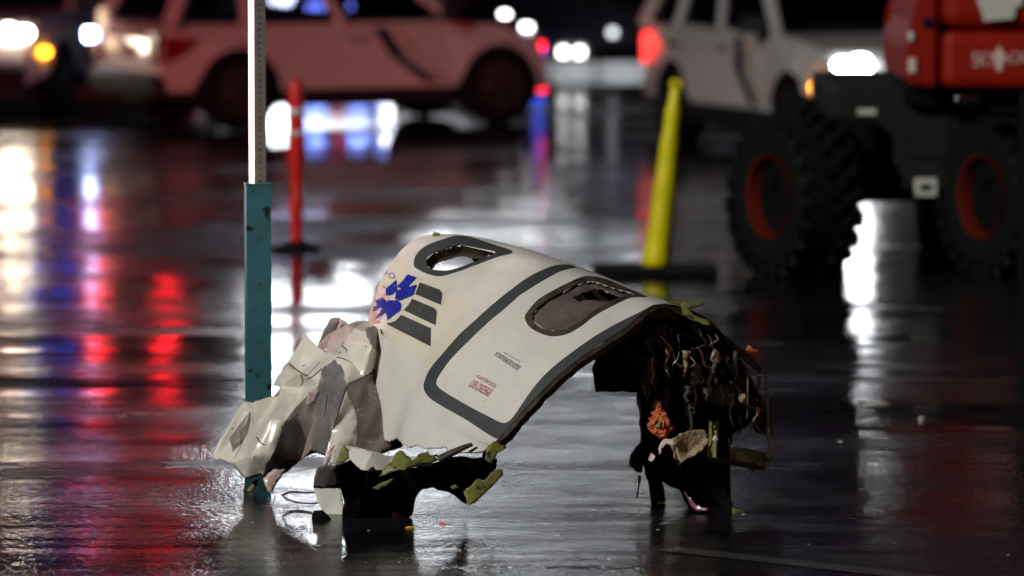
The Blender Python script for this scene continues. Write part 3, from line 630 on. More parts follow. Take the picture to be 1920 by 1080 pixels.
def S(a, b):
    ci = min(int(a), 5); ri = min(int(b), 7); fa = a - ci; fb = b - ri
    col = [cr(gp(ci + k, ri - 1), gp(ci + k, ri), gp(ci + k, ri + 1), gp(ci + k, ri + 2), fb) for k in (-1, 0, 1, 2)]
    return cr(*col, fa)
def SN(a, b):
    e = 0.01; a = min(max(a, e), 6 - e); b = min(max(b, e), 8 - e)
    n = (S(a + e, b) - S(a - e, b)).cross(S(a, b + e) - S(a, b - e)).normalized()
    return n
CEN = [at(1195 - 323 * COLA[c], 888 - 164 * COLA[c], 20 + 0.69 * COLA[c]) for c in range(7)]
def SNo(a, b):                                              # outward normal
    n = SN(a, b); i = min(int(a), 5); c0 = CEN[i].lerp(CEN[i + 1], a - i)
    return n if n.dot(S(a, b) - c0) > 0 else -n
import numpy as np
SAMP = []
for i in range(0, 97):
    for j in range(40, 129):
        a, b = i / 16, j / 16; SAMP.append((a, b, *proj(S(a, b))))
for i in range(0, 97):
    for j in range(0, 28):
        a, b = i / 16, 2.75 + j / 40; SAMP.append((a, b, *proj(S(a, b))))
SAMP = np.array(SAMP)
CACHE = {}
def inv(u, v, bmin=3.0):
    key = (round(u, 2), round(v, 2), bmin)
    if key in CACHE: return CACHE[key]
    d = (SAMP[:, 2] - u) ** 2 + (SAMP[:, 3] - v) ** 2 + 1e9 * (SAMP[:, 1] < bmin)
    k = int(d.argmin()); a, b = SAMP[k, 0], SAMP[k, 1]; bd = d[k]; st = 0.03
    for _ in range(7):
        c = (a, b)
        for da in (-1, 0, 1):
            for db in (-1, 0, 1):
                if not (da or db): continue
                a2 = min(max(c[0] + da * st, 0), 6); b2 = min(max(c[1] + db * st, bmin), 8); x, y = proj(S(a2, b2)); dd = (x - u) ** 2 + (y - v) ** 2
                if dd < bd: bd = dd; a, b = a2, b2
        st *= 0.6 if (a, b) == c else 0.9
    for _ in range(3):
        e = 0.004; x, y = proj(S(a, b)); xa, ya = proj(S(a + e, b)); xb, yb = proj(S(a, b + e))
        j11, j12, j21, j22 = (xa - x) / e, (xb - x) / e, (ya - y) / e, (yb - y) / e; det = j11 * j22 - j12 * j21
        if abs(det) < 1500: break
        du, dv = u - x, v - y; da = (j22 * du - j12 * dv) / det; db = (-j21 * du + j11 * dv) / det
        if abs(da) > 0.1 or abs(db) > 0.1: break
        a = min(max(a + da, 0), 5.99); b = min(max(b + db, bmin), 7.99)
    CACHE[key] = (a, b); return a, b
def on(u, v, off=0.0, bmin=3.0):
    a, b = inv(u, v, bmin); return S(a, b) + SNo(a, b) * off
def inside(poly, x, y):
    r = False; n = len(poly)
    for i in range(n):
        x1, y1 = poly[i]; x2, y2 = poly[(i + 1) % n]
        if (y1 > y) != (y2 > y) and x < (x2 - x1) * (y - y1) / (y2 - y1) + x1: r = not r
    return r
def resample(poly, n, closed=True):
    P = [Vector((p[0], p[1])) for p in poly]
    if closed: P.append(P[0])
    L = [0]
    for i in range(1, len(P)): L.append(L[-1] + (P[i] - P[i - 1]).length)
    o = []
    for k in range(n):
        s = L[-1] * k / (n if closed else n - 1); i = 1
        while i < len(L) - 1 and L[i] < s: i += 1
        t = (s - L[i - 1]) / max(1e-9, L[i] - L[i - 1]); o.append(P[i - 1].lerp(P[i], t))
    return o
def smooth_loop(poly, n):
    P = [Vector((p[0], p[1], 0)) for p in poly]; m = len(P); o = []; k = 6
    for i in range(m):
        for s in range(k): o.append(cr(P[i - 1], P[i], P[(i + 1) % m], P[(i + 2) % m], s / k))
    return resample([(p.x, p.y) for p in o], n)

WIN1_OUT = [(776, 497), (780, 480), (797, 463), (830, 450), (862, 442.5), (897, 450), (930, 461), (962, 473), (930, 483), (880, 502), (847, 513), (822, 518), (800, 513), (780, 503)]
WIN1_IN = [(797, 492), (806, 479), (830, 469), (857, 461), (868, 460), (900, 466), (930, 474), (905, 486), (880, 496), (847, 507), (825, 508), (805, 504)]
WIN2_OUT = [(984, 596), (991, 583), (1010, 562), (1040, 544), (1070, 529), (1092, 520), (1110, 519), (1140, 526), (1180, 541), (1218, 556), (1205, 558), (1180, 559), (1150, 572), (1115, 591), (1090, 611), (1065, 626), (1035, 631), (1010, 624), (992, 612)]
WIN2_IN = [(997, 594), (1006, 580), (1030, 561), (1060, 545), (1090, 531), (1112, 528), (1150, 540), (1190, 552), (1170, 556), (1145, 566), (1115, 583), (1090, 602), (1065, 616), (1040, 622), (1018, 617), (1002, 606)]

# skin: fine grid, window apertures left open, torn edges, real thickness with primer on the inner side
NA, NB = 132, 176
def skin_pt(i, j):
    a, b = 6 * i / NA, 8 * j / NB; p = S(a, b)
    d = 0.003 * noise.noise(p * 6.0) + 0.0012 * noise.noise(p * 22.0)
    if a > 3.0: d += 0.006 * (a - 3) * noise.noise(p * 9 + Vector((3, 1, 7))) / 3
    return p + SNo(a, b) * d
GV = [[skin_pt(i, j) for j in range(NB + 1)] for i in range(NA + 1)]
PX = [[proj(p) for p in col] for col in GV]
vid = {}; verts = []; faces_w = []; faces_c = []; mats_idx = []
def vget(i, j):
    k = (i, j)
    if k not in vid: vid[k] = len(verts); verts.append(GV[i][j])
    return vid[k]
skin_faces = []; skin_mi = []
BOUND_C = [(893, 600), (960, 543), (1001, 515), (1041, 499), (1090, 505), (1120, 420), (780, 400), (600, 480), (640, 640), (712, 648), (760, 672), (800, 690), (806, 694), (828, 667)]
CREAM = [(806, 690), (828, 667), (859, 631), (880, 575), (845, 548), (815, 520), (780, 512), (745, 478), (680, 480), (660, 640), (706, 627), (760, 655), (795, 680)]
for i in range(NA):
    for j in range(NB):
        a, b = 6 * (i + .5) / NA, 8 * (j + .5) / NB
        u = sum(PX[i + x][j + y][0] for x in (0, 1) for y in (0, 1)) / 4; v = sum(PX[i + x][j + y][1] for x in (0, 1) for y in (0, 1)) / 4
        if b > 2.35 and (inside(WIN1_IN, u, v) or inside(WIN2_IN, u, v)) : continue
        nse = noise.noise(Vector((u * 0.035, v * 0.035, 0)))
        if b > 7.75 + 0.4 * nse: continue                            # torn lower edge
        if b < 0.5 + 0.6 * noise.noise(Vector((a * 2.3, 7.7, 0))): continue
        if a > 5.75 + 0.25 * nse and b > 3.0: continue
        skin_faces.append((vget(i, j), vget(i + 1, j), vget(i + 1, j + 1), vget(i, j + 1)))
        wob = 10 * noise.noise(Vector((u * .02, v * .02, 5)))
        skin_mi.append(2 if (b > 3.05 and inside(CREAM, u + wob, v + wob)) else 0)
me = mesh('skin', verts, skin_faces, True)
for m_ in (M['white_skin'], M['primer_dark'], M['cream_skin'], M['primer_dark']): me.materials.append(m_)
me.polygons.foreach_set('material_index', skin_mi)
# make faces point outward
c_mid = CEN[3]
flip = sum(1 if SNo(0.1 + 5.5 * random.random(), 3 + 4 * random.random()).dot(SN(2, 4)) > 0 else -1 for _ in range(3))
f0 = me.polygons[len(me.polygons) // 2]
if f0.normal.dot(f0.center - c_mid) < 0: me.flip_normals()
me.transform(Matrix.Translation((-W0.x, -W0.y, 0)))
skin = bpy.data.objects.new('skin', me); C.objects.link(skin); skin.parent = wreck
sd = skin.modifiers.new('thickness', 'SOLIDIFY'); sd.thickness = 0.006; sd.offset = -1; sd.material_offset = 1; sd.material_offset_rim = 1

def patch_strip(name, outer, inner, off, m, parent=None, th=0.003, seg=2, closed=False, edge_drop=True, bmin=3.0, wob=0.0):
    """band lying on the skin between two picture-plane outlines, standing proud by off"""
    n = len(outer); rows = []
    for k in range(n):
        o, i_ = outer[k], inner[k]; row = []
        for s in range(seg + 1):
            t = s / seg; q = o.lerp(i_, t); row.append(q)
        rows.append(row)
    V = []; F = []; W = seg + 1 + (2 if edge_drop else 0)
    for k, row in enumerate(rows):
        pts = [on(q.x, q.y, off, bmin) for q in row]
        if wob: pts[0] = pts[0] + Vector((noise.noise(pts[0] * 40), 0, noise.noise(pts[0] * 37 + Vector((5, 5, 5))))) * wob
        if edge_drop: pts = [on(row[0].x, row[0].y, -0.002, bmin)] + pts + [on(row[-1].x, row[-1].y, -0.002, bmin)]
        V += pts
    for k in range(n if closed else n - 1):
        l = (k + 1) % n
        for s in range(W - 1): F.append((k * W + s, l * W + s, l * W + s + 1, k * W + s + 1))
    bm = bmesh.new(); me = mesh(name, V, F); bm.from_mesh(me); bpy.data.meshes.remove(me)
    me = bm_mesh(name, bm, True); me.set_sharp_from_angle(angle=R(30)); return part(name, me, m, parent)
def loop_part(name, outer, inner, off, m, n=72, parent=None, seg=2, bmin=3.0):
    o = smooth_loop(outer, n); i = smooth_loop(inner, n)
    # start both loops at matching points
    k = min(range(n), key=lambda q: (i[q] - o[0]).length); i = i[k:] + i[:k]
    return patch_strip(name, o, i, off, m, parent, seg=seg, closed=True, bmin=bmin)
def fill_poly(poly, step, jag=0.0, seed=0):
    rnd = random.Random(seed); P = []
    n = len(poly)
    for i in range(n):
        a = Vector(poly[i][:2]); b = Vector(poly[(i + 1) % n][:2]); L = (b - a).length; k = max(1, int(L / step)); nr = Vector((-(b - a).y, (b - a).x)) / max(L, 1e-6)
        for s in range(k):
            q = a.lerp(b, s / k)
            if jag and s: q = q + nr * rnd.uniform(-jag, jag)
            P.append(q)
    E = [(i, (i + 1) % len(P)) for i in range(len(P))]; pl = [(p.x, p.y) for p in P]
    xs = [p.x for p in P]; ys = [p.y for p in P]; I = []
    y = min(ys) + step * 0.5; r = 0
    while y < max(ys):
        x = min(xs) + step * (0.5 if r % 2 else 0.25)
        while x < max(xs):
            q = (x + rnd.uniform(-.25, .25) * step, y + rnd.uniform(-.25, .25) * step)
            if inside(pl, *q) and min((q[0] - p.x) ** 2 + (q[1] - p.y) ** 2 for p in P) > (0.45 * step) ** 2: I.append(Vector(q))
            x += step
        y += step * 0.87; r += 1
    res = delaunay_2d_cdt(P + I, E, [list(range(len(P)))], 1, 1e-4)
    return [(v.x, v.y) for v in res[0]], [tuple(f) for f in res[2]], len(P)
def decal(name, poly, off, m, parent=None, step=7, jag=0.0, seed=0, lift=0.0):
    V, F, nb = fill_poly(poly, step, jag, seed)
    top = [on(u, v, off + (lift * noise.noise(Vector((u * .12, v * .12, seed))) if lift else 0)) for u, v in V]
    me = mesh(name, top, F); bm = bmesh.new(); bm.from_mesh(me); bpy.data.meshes.remove(me)
    be = [e for e in bm.edges if len(e.link_faces) == 1]
    ex = bmesh.ops.extrude_edge_only(bm, edges=be)
    for v_ in [g_ for g_ in ex['geom'] if isinstance(g_, bmesh.types.BMVert)]:
        u, v = proj(v_.co); v_.co = on(u, v, -0.001)
    return part(name, bm_mesh(name, bm), m, parent)

# emergency exit: raised panel with its grey surround, seal, smoked window and print
BAND_O = [(1240, 574), (1208, 595), (1164, 621), (1123, 647), (1082, 680), (1045, 706), (1016, 735), (980, 783), (956, 806), (941, 820), (932, 823), (910, 811), (874, 787), (833, 764), (808, 748), (798, 736), (795, 722), (806, 694), (828, 667), (859, 631), (893, 600), (926, 570), (960, 543), (980, 528), (1001, 515), (1022, 505), (1041, 499), (1062, 497), (1076, 499)]
BAND_I = [(1226, 572), (1196, 588), (1152, 610), (1110, 635), (1072, 662), (1034, 692), (1003, 725), (968, 775), (958, 788), (950, 793), (940, 793), (918, 782), (885, 765), (845, 742), (824, 728), (818, 720), (819, 712), (830, 694), (850, 668), (880, 637), (912, 607), (942, 582), (974, 554), (993, 541), (1012, 529), (1032, 517), (1050, 508), (1066, 503), (1078, 502)]
def dens(P, n): 
    return resample([(p.x, p.y) for p in curve_pts([(x, y, 0) for x, y in P], 5)], n, False)
exit_band = patch_strip('exit_surround', dens(BAND_O, 110), dens(BAND_I, 110), 0.003, M['grey_band'], None, seg=3, wob=0.0014)
loop_part('window_seal', WIN2_OUT, WIN2_IN, 0.003, M['seal'], 84)
WIN2_MID = [(990, 595), (1000, 581), (1022, 561), (1055, 544), (1090, 526), (1111, 523), (1145, 533), (1185, 547), (1195, 553), (1150, 568), (1115, 587), (1090, 606), (1065, 621), (1038, 626), (1014, 620), (997, 609)]
HOLE = [(1074, 553), (1090, 546), (1112, 537), (1130, 539), (1160, 550), (1172, 555), (1150, 560), (1120, 560), (1098, 558), (1085, 560)]
# smoked pane: what is left of it, set 14 mm below the skin, broken open near the ridge
V, F, nb = fill_poly(WIN2_MID, 3.2, 0, 3)
F = [f for f in F if not inside(HOLE, sum(V[k][0] for k in f) / 3, sum(V[k][1] for k in f) / 3)]
me = mesh('smoked_pane', [on(u, v, -0.012 + 0.004 * noise.noise(Vector((u * .05, v * .05, 2)))) for u, v in V], F)
o = part('smoked_pane', me, M['smoked'], None, True); mdf = o.modifiers.new('th', 'SOLIDIFY'); mdf.thickness = 0.006; mdf.offset = 0
loop_part('window_frame', WIN1_OUT, WIN1_IN, 0.003, M['grey_band'], 84, bmin=3.0)
# second window: inner reveal and the jagged rest of its pane
o_ = smooth_loop(WIN1_IN, 90); V = []; F = []
for k, q in enumerate(o_):
    a, b = inv(q.x, q.y); p = S(a, b); n_ = SNo(a, b); ctr = on(858, 486, 0)
    jag = 0.018 + 0.016 * abs(noise.noise(Vector((k * 0.35, 0, 0)))) + 0.006 * random.random()
    V += [p + n_ * 0.004, p - n_ * 0.035, p - n_ * 0.035 + (ctr - p).normalized() * jag]
for k in range(90):
    l = (k + 1) % 90
    for s in (0, 1): F.append((k * 3 + s, l * 3 + s, l * 3 + s + 1, k * 3 + s + 1))
part('window_reveal', mesh('window_reveal', V, F), M['seal'])
me = mesh('torn_lining', [at(u, v, Y) for u, v, Y in [(872, 459, 20.62), (905, 464, 20.75), (945, 474, 20.9), (955, 478, 20.95), (905, 494, 20.7), (888, 490, 20.66), (882, 480, 20.64), (876, 470, 20.63)]], [tuple(range(8))])
o = part('torn_lining', me, M['black_sheet']); mdf = o.modifiers.new('th', 'SOLIDIFY'); mdf.thickness = 0.006
def print_on(s, b0, b1, t0, t1, m, name='lettering'):
    """b0-b1 baseline start and end, t0-t1 cap line start and end, in picture coordinates on the skin"""
    me, xa, xb, ya, yb = text_mesh(name, s)
    b0, b1, t0, t1 = (Vector(q) for q in (b0, b1, t0, t1))
    for v_ in me.vertices:
        fx = (v_.co.x - xa) / (xb - xa); fy = (v_.co.y - ya) / (yb - ya)
        q = b0.lerp(b1, fx).lerp(t0.lerp(t1, fx), fy); v_.co = on(q.x, q.y, 0.0035)
    part(name, me, m)
print_on('EMERGENCY EXIT', (925.4, 731), (888, 711.5), (915, 744), (878.5, 724), M['ink_red'])
print_on('ROTATE HANDLE & PUSH', (931.8, 721), (897.7, 702.3), (927.5, 728), (892.4, 707.6), M['ink_red'])
print_on('SALIDA DE EMERGENCIA', (977.6, 687.4), (932.8, 659.7), (970, 695.4), (927, 666), M['ink_black'])
print_on('GIRE LA MANIJA Y EMPUJE', (977.6, 677.8), (946.7, 659.7), (976.5, 680.5), (945, 662.3), M['ink_black'])
def zc(pts, ox, oy, k): return [(ox + x / k, oy + y / k) for x, y in pts]
for i, P_ in enumerate(([(620, 255), (735, 297), (850, 340), (880, 380), (865, 520), (715, 457), (565, 395)], [(530, 450), (660, 505), (790, 560), (820, 600), (810, 765), (620, 675), (430, 585), (490, 520)], [(400, 640), (577, 720), (755, 800), (750, 1015), (485, 880), (220, 745), (330, 715)])):
    decal('grey_bar', zc(P_, 690, 490, 6.353), 0.0035, M['grey_bar'], step=6)
star = decal('star_emblem', zc([(345, 225), (355, 345), (300, 400), (255, 415), (218, 410), (220, 330)], 690, 490, 6.353), 0.004, M['star_blue'], step=5)
for P_ in ([(480, 175), (560, 205), (440, 335), (370, 300)], [(560, 300), (530, 400), (390, 460), (345, 440), (355, 365), (470, 320)], [(260, 480), (350, 480), (385, 520), (380, 580), (250, 680), (230, 600), (200, 545)],
           [(100, 480), (180, 450), (215, 480), (210, 560), (150, 550), (55, 610)], [(95, 690), (240, 600), (185, 565)]):
    cx_ = sum(p[0] for p in P_) / len(P_); cy_ = sum(p[1] for p in P_) / len(P_); P_ = [(cx_ + (x - cx_) * 1.18, cy_ + (y - cy_) * 1.18) for x, y in P_]
    decal('star_arm', zc(P_, 690, 490, 6.353), 0.0045, M['star_blue'], star, step=5, jag=0.8)
print_on('OM', zc([(325, 215)], 690, 490, 6.353)[0], zc([(190, 210)], 690, 490, 6.353)[0], zc([(330, 150)], 690, 490, 6.353)[0], zc([(170, 110)], 690, 490, 6.353)[0], M['ink_blue'])
decal('torn_red_film', zc([(110, 300), (215, 305), (205, 345), (140, 335), (110, 370)], 690, 490, 6.353), 0.008, M['red_torn'], step=4, jag=1, lift=0.01)
decal('torn_peach_film', zc([(115, 350), (230, 345), (260, 430), (240, 540), (200, 600), (150, 690), (140, 735), (20, 750), (10, 640), (60, 480)], 690, 490, 6.353), 0.0028, M['peach_torn'], step=4, jag=1, lift=0.003, seed=2)

# crumpled sheets: outline, distance of its centre, slope to the right and upward, crease height
def sheet(name, poly, Yc, gx, gz, m, inner='primer_dark', step=6.5, jag=1.2, crease=0.02, seed=0, th=0.004, fold=None, label=None, fine=0.0012, fdir=R(-28)):
    V, F, nb = fill_poly(poly, step, jag, seed)
    uc = sum(p[0] for p in poly) / len(poly); vc = sum(p[1] for p in poly) / len(poly); sc = Yc / FPX
    P = []; rp = random.Random(seed * 7 + 1); ext = max(max(abs(p[0] - uc), abs(p[1] - vc)) for p in poly) * sc; sl = min(0.55, crease * 22)
    ang = fdir + rp.uniform(-0.25, 0.25); wl = rp.uniform(0.16, 0.26); PL = [(math.cos(ang), math.sin(ang), wl, wl * sl * 0.42, rp.random()), (math.cos(ang + 1.2), math.sin(ang + 1.2), wl * 1.7, wl * sl * 0.35, rp.random())]
    for u, v in V:
        x = (u - uc) * sc; z = (vc - v) * sc
        q = Vector((x * 5.5 + seed * 3.1, z * 5.5 - seed * 1.7, seed))
        fac = 0.0
        for (dx_, dz_, wl, am, ph_) in PL:                      # accordion folds with sharp creases
            s_ = (x * dx_ + z * dz_) / wl + ph_ + 0.35 * noise.noise(Vector((x * 4, z * 4, seed + wl))); f_ = s_ - math.floor(s_)
            fac += am * (abs(2 * f_ - 1) - 0.5)
        rid = -fac + noise.noise(q * 3.3) * fine * 0.7 + (0.5 - abs(noise.noise(q * 1.3 + Vector((4, 4, 4))))) * crease * 0.6
        if fold:                                              # (direction, width, height): rolled or folded along one direction
            d = Vector((math.cos(fold[0]), math.sin(fold[0]))); s = Vector((x, z)).dot(d); rid += fold[2] * math.cos(2 * math.pi * s / fold[1])
        P.append(at(u, v, Yc + gx * x + gz * z + rid))
    me = mesh(name, P, F, True); me.set_sharp_from_angle(angle=R(14))
    # outside of the sheet faces the camera
    for p_ in me.polygons[:1]:
        if p_.normal.y > 0: me.flip_normals()
    for mm in (M[m], M[inner]): me.materials.append(mm)
    me.transform(Matrix.Translation((-W0.x, -W0.y, 0)))
    o = bpy.data.objects.new(name, me); C.objects.link(o); o.parent = wreck
    sdm = o.modifiers.new('thickness', 'SOLIDIFY'); sdm.thickness = th; sdm.offset = -1; sdm.material_offset = 1; sdm.material_offset_rim = 1
    if label: o['label'] = label
    return o
Z4 = lambda *p: zc(p, 390, 590, 3.2725)
Z5 = lambda *p: zc(p, 560, 780, 4.695)
Z6 = lambda *p: zc(p, 1140, 740, 4.153)
CS = 'crumpled_sheet'
sheet('backing_sheet', Z4((130, 760), (250, 600), (420, 480), (520, 330), (640, 240), (760, 180), (900, 110), (1040, 100), (1080, 260), (1120, 420), (1200, 640), (1150, 800), (900, 820), (700, 840), (560, 880), (400, 940), (250, 960), (170, 900)), 20.66, 0.0, 0.2, 'brown_shade', seed=50, crease=0.03, step=14)
# the crumpled skin: one continuous sheet folded along traced creases (corner: picture position, distance)
FV = {'a': (20, 870, 20.62), 'b': (215, 535, 20.74), 'c': (270, 542, 20.60), 'd': (252, 640, 20.70), 'e': (238, 725, 20.67), 'f': (140, 915, 20.52), 'g': (300, 690, 20.50), 'h': (435, 490, 20.68), 'i': (505, 500, 20.50),
 'j': (385, 440, 20.78), 'j2': (440, 442, 20.66), 'k': (470, 310, 20.68), 'l': (550, 370, 20.50), 'm': (560, 455, 20.58), 'n': (492, 288, 20.60), 'o': (595, 120, 20.62), 'p': (672, 195, 20.50), 'q': (780, 250, 20.36), 'r': (612, 372, 20.42),
 's0': (680, 160, 20.60), 's': (752, 20, 20.72), 's2': (800, 16, 20.66), 't': (860, 60, 20.48), 't2': (960, 40, 20.46), 'x': (830, 170, 20.44), 'y': (900, 85, 20.34), 'z': (990, 108, 20.30), 'A': (1052, 58, 20.40), 'A2': (1085, 190, 20.38),
 'B': (1005, 190, 20.22), 'C': (1090, 285, 20.36), 'D': (885, 295, 20.26), 'E': (852, 430, 20.06), 'F': (955, 388, 20.20), 'G': (833, 345, 20.24), 'H': (700, 332, 20.40), 'I': (680, 430, 20.38), 'J': (655, 640, 20.42), 'K': (632, 832, 20.34),
 'L': (797, 600, 20.00), 'M': (757, 725, 20.00), 'N': (722, 868, 20.06), 'O': (912, 625, 20.04), 'P': (917, 745, 20.03), 'Q': (892, 834, 20.00), 'Rr': (780, 798, 19.97), 'S': (1130, 420, 20.38), 'S2': (1200, 595, 20.32), 'T': (1254, 740, 20.24),
 'U': (1180, 825, 20.12), 'V': (1055, 858, 20.04), 'W': (395, 860, 20.30), 'X': (470, 655, 20.33), 'Yy': (338, 985, 20.34), 'Z': (230, 1012, 20.44), 'a2': (480, 972, 20.42), 'b2': (560, 902, 20.40), 'c2': (545, 560, 20.40),
 'd2': (385, 640, 20.33), 'e2': (262, 870, 20.30), 'f2': (740, 440, 20.22), 'g2': (720, 600, 20.24), 'h2': (1060, 560, 20.18), 'k2': (640, 290, 20.50), 'l2': (560, 230, 20.58)}
OUTER = ['a', 'b', 'c', 'h', 'j2', 'j', 'k', 'n', 'o', 'p', 's0', 's', 's2', 't', 't2', 'A', 'A2', 'C', 'S', 'S2', 'T', 'U', 'V', 'Q', 'Rr', 'N', 'K', 'b2', 'a2', 'Yy', 'Z', 'f']
CREASE = 'c-d d-e e-f e-g d-g g-h g-e2 e2-Z g-d2 d2-i d2-e2 h-i j2-i i-X d2-X X-W W-Yy e2-W i-c2 c2-X m-i l-m k-l j2-l n-l l-r m-r r-k2 p-k2 k2-q r-H q-H p-q l2-k2 n-l2 l2-p p-x q-x x-y y-t y-z x-D q-D z-B B-D D-G G-q H-G H-I I-r I-c2 I-J J-K G-f2 f2-I f2-E G-E E-D E-F F-B F-C F-D A-B B-C E-L L-M M-N f2-g2 g2-L g2-J g2-N J-X J-b2 E-O O-L O-P P-Q P-M M-Rr F-h2 h2-O h2-S h2-S2 h2-T h2-P h2-U P-V W-a2 z-A z-t2'
keys = list(FV); fp = [Vector(Z4(FV[k][:2])[0]) for k in keys]; ix = {k: i for i, k in enumerate(keys)}
eds = [(ix[OUTER[i]], ix[OUTER[(i + 1) % len(OUTER)]]) for i in range(len(OUTER))] + [tuple(ix[q] for q in e.split('-')) for e in CREASE.split()]
res = delaunay_2d_cdt(fp, eds, [[ix[k] for k in OUTER]], 1, 1e-3)
dep = [FV[keys[o_[0]]][2] if o_ else None for o_ in res[3]]
pos = [at(p_.x, p_.y, d_ if d_ else 20.35) for p_, d_ in zip(res[0], dep)]
bm = bmesh.new(); bm.from_mesh(mesh('tmp', pos, [tuple(f) for f in res[2]]))
for lev in range(4 - 1): bmesh.ops.subdivide_edges(bm, edges=bm.edges[:], cuts=1, use_grid_fill=True)
for v_ in bm.verts:
    bd_ = any(len(e.link_faces) == 1 for e in v_.link_edges)
    al = v_.co.x * 0.5 + v_.co.z * 0.87; ac = v_.co.x * 0.87 - v_.co.z * 0.5      # long wrinkles run down the sheet
    q_ = Vector((ac * 11, al * 3.2, 0.7)); q2 = Vector((ac * 26 + 5, al * 9, 2.2))
    v_.co.y += 0.012 * noise.noise(v_.co * 6) + 0.034 * (0.45 - abs(noise.noise(q_))) + 0.016 * (0.45 - abs(noise.noise(q2))) + 0.0016 * noise.noise(v_.co * 55)
    if bd_: v_.co += Vector((noise.noise(v_.co * 60), 0, noise.noise(v_.co * 60 + Vector((9, 9, 9))))) * 0.006
inn = [v_ for v_ in bm.verts if not any(len(e.link_faces) == 1 for e in v_.link_edges)]
for _ in range(1): bmesh.ops.smooth_vert(bm, verts=inn, factor=0.45, use_axis_x=True, use_axis_y=True, use_axis_z=True)   # buckles, not knife folds
BROWN = [Z4((840, 435), (950, 385), (1095, 275), (1135, 410), (1260, 740), (1180, 835), (1050, 865), (895, 838), (917, 745), (912, 625)), Z4((545, 560), (680, 430), (655, 640), (632, 832), (560, 905), (480, 975), (395, 900), (395, 860), (470, 655)), Z4((960, 90), (1055, 50), (1090, 190), (1095, 290), (1005, 190))]  # zones of the sheet that get the shade-darkened brown
FOIL = [Z4((700, 332), (780, 275), (833, 345), (852, 430), (797, 600), (757, 725), (722, 870), (632, 832), (655, 640), (680, 430))]
PINKS = [Z4((672, 195), (752, 20), (800, 15), (860, 60), (960, 40), (900, 85), (830, 170), (780, 250))]
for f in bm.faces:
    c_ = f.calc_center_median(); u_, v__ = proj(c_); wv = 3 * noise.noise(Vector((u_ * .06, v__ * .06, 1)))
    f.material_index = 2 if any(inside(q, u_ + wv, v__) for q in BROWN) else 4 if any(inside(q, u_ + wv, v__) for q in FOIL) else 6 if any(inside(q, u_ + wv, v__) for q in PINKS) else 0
me = bm_mesh('crumpled_skin', bm, True); me.set_sharp_from_angle(angle=R(27))
if sum(p_.normal.y for p_ in me.polygons) > 0: me.flip_normals()
for mm in ('crumple', 'primer_dark', 'brown_shade', 'primer_dark', 'foil', 'primer_dark', 'pink_film', 'primer_dark'): me.materials.append(M[mm])
from mathutils.bvhtree import BVHTree
BT = BVHTree.FromPolygons([v_.co.copy() for v_ in me.vertices], [tuple(p_.vertices) for p_ in me.polygons])
def ray_on_sheet(u_, v__):
    o3 = Vector((0, 0, CH)); d3 = (at(u_, v__, 20) - o3).normalized(); h = BT.ray_cast(o3, d3)
    return h[0] if h[0] is not None else at(u_, v__, 20.3)
me.transform(Matrix.Translation((-W0.x, -W0.y, 0))); o = bpy.data.objects.new('crumpled_skin', me); C.objects.link(o); o.parent = wreck
sdm = o.modifiers.new('thickness', 'SOLIDIFY'); sdm.thickness = 0.0022; sdm.offset = -1; sdm.material_offset = 1; sdm.material_offset_rim = 1
# slits where the sheet has ripped open: dark gaps with a raised lip
for pts in ([(238, 725), (205, 800), (165, 880)], [(262, 600), (250, 660), (240, 720)], [(500, 300), (560, 350), (610, 372), (640, 340), (690, 290)], [(575, 370), (580, 410), (570, 440)], [(790, 262), (830, 270), (885, 296)], [(820, 190), (850, 215), (845, 240)], [(860, 425), (950, 388), (1050, 330), (1090, 290)], [(850, 440), (825, 520), (797, 600), (775, 680), (757, 725), (735, 820)], [(1060, 90), (1085, 200), (1092, 285)], [(300, 755), (330, 790), (360, 800)], [(700, 332), (640, 380), (600, 400)], [(400, 850), (370, 920), (340, 985)]):
    zp = Z4(*pts); bm = bmesh.new()
    cp_ = curve_pts([(u_, v__, 0) for u_, v__ in zp], 5); P3 = []
    for p_ in cp_:
        P3.append(ray_on_sheet(p_.x + 1.2 * noise.noise(Vector((p_.x * .3, p_.y * .3, 0))), p_.y))
    tube(bm, P3, 0.0032, 5, 0.0015); part('rip', bm_mesh('rip', bm), M['seal'])
sheet('film_flap', Z4((678, 165), (720, 80), (755, 18), (800, 15), (805, 50), (780, 110), (700, 190)), 20.55, -0.4, 0.2, 'brown_shade', seed=6, crease=0.015, step=6)
sheet('film_flap', Z4((670, 190), (740, 120), (830, 70), (910, 40), (960, 40), (930, 90), (850, 160), (790, 230), (720, 225)), 20.46, 0.1, 0.6, 'pink_film', seed=7, crease=0.03, step=6)
sheet('film_flap', Z4((338, 1005), (400, 950), (480, 950), (450, 1000), (420, 1040), (400, 1090), (365, 1085)), 20.33, 0.1, 0.5, 'pink_film', seed=15, crease=0.03, step=6)
sheet('film_flap', Z4((600, 545), (620, 470), (680, 440), (690, 480), (650, 540), (630, 560)), 20.19, -0.2, 0.6, 'pink_film', seed=25, crease=0.02, step=6)
sheet('torn_strip', Z4((720, 860), (745, 770), (780, 795), (770, 850), (740, 905), (700, 950)), 20.02, 0.0, 0.1, 'pink_film', seed=16, crease=0.012, step=6)
sheet('hanging_plate', Z5((165, 450), (250, 435), (335, 440), (355, 560), (372, 640), (130, 640), (130, 585)), 19.86, 0.2, -0.5, 'brown_shade', seed=17, crease=0.004)
sheet('hanging_plate', Z5((130, 638), (372, 640), (395, 780), (405, 890), (240, 885), (165, 760)), 19.80, -0.1, 0.35, 'white_skin', seed=18, crease=0.004)
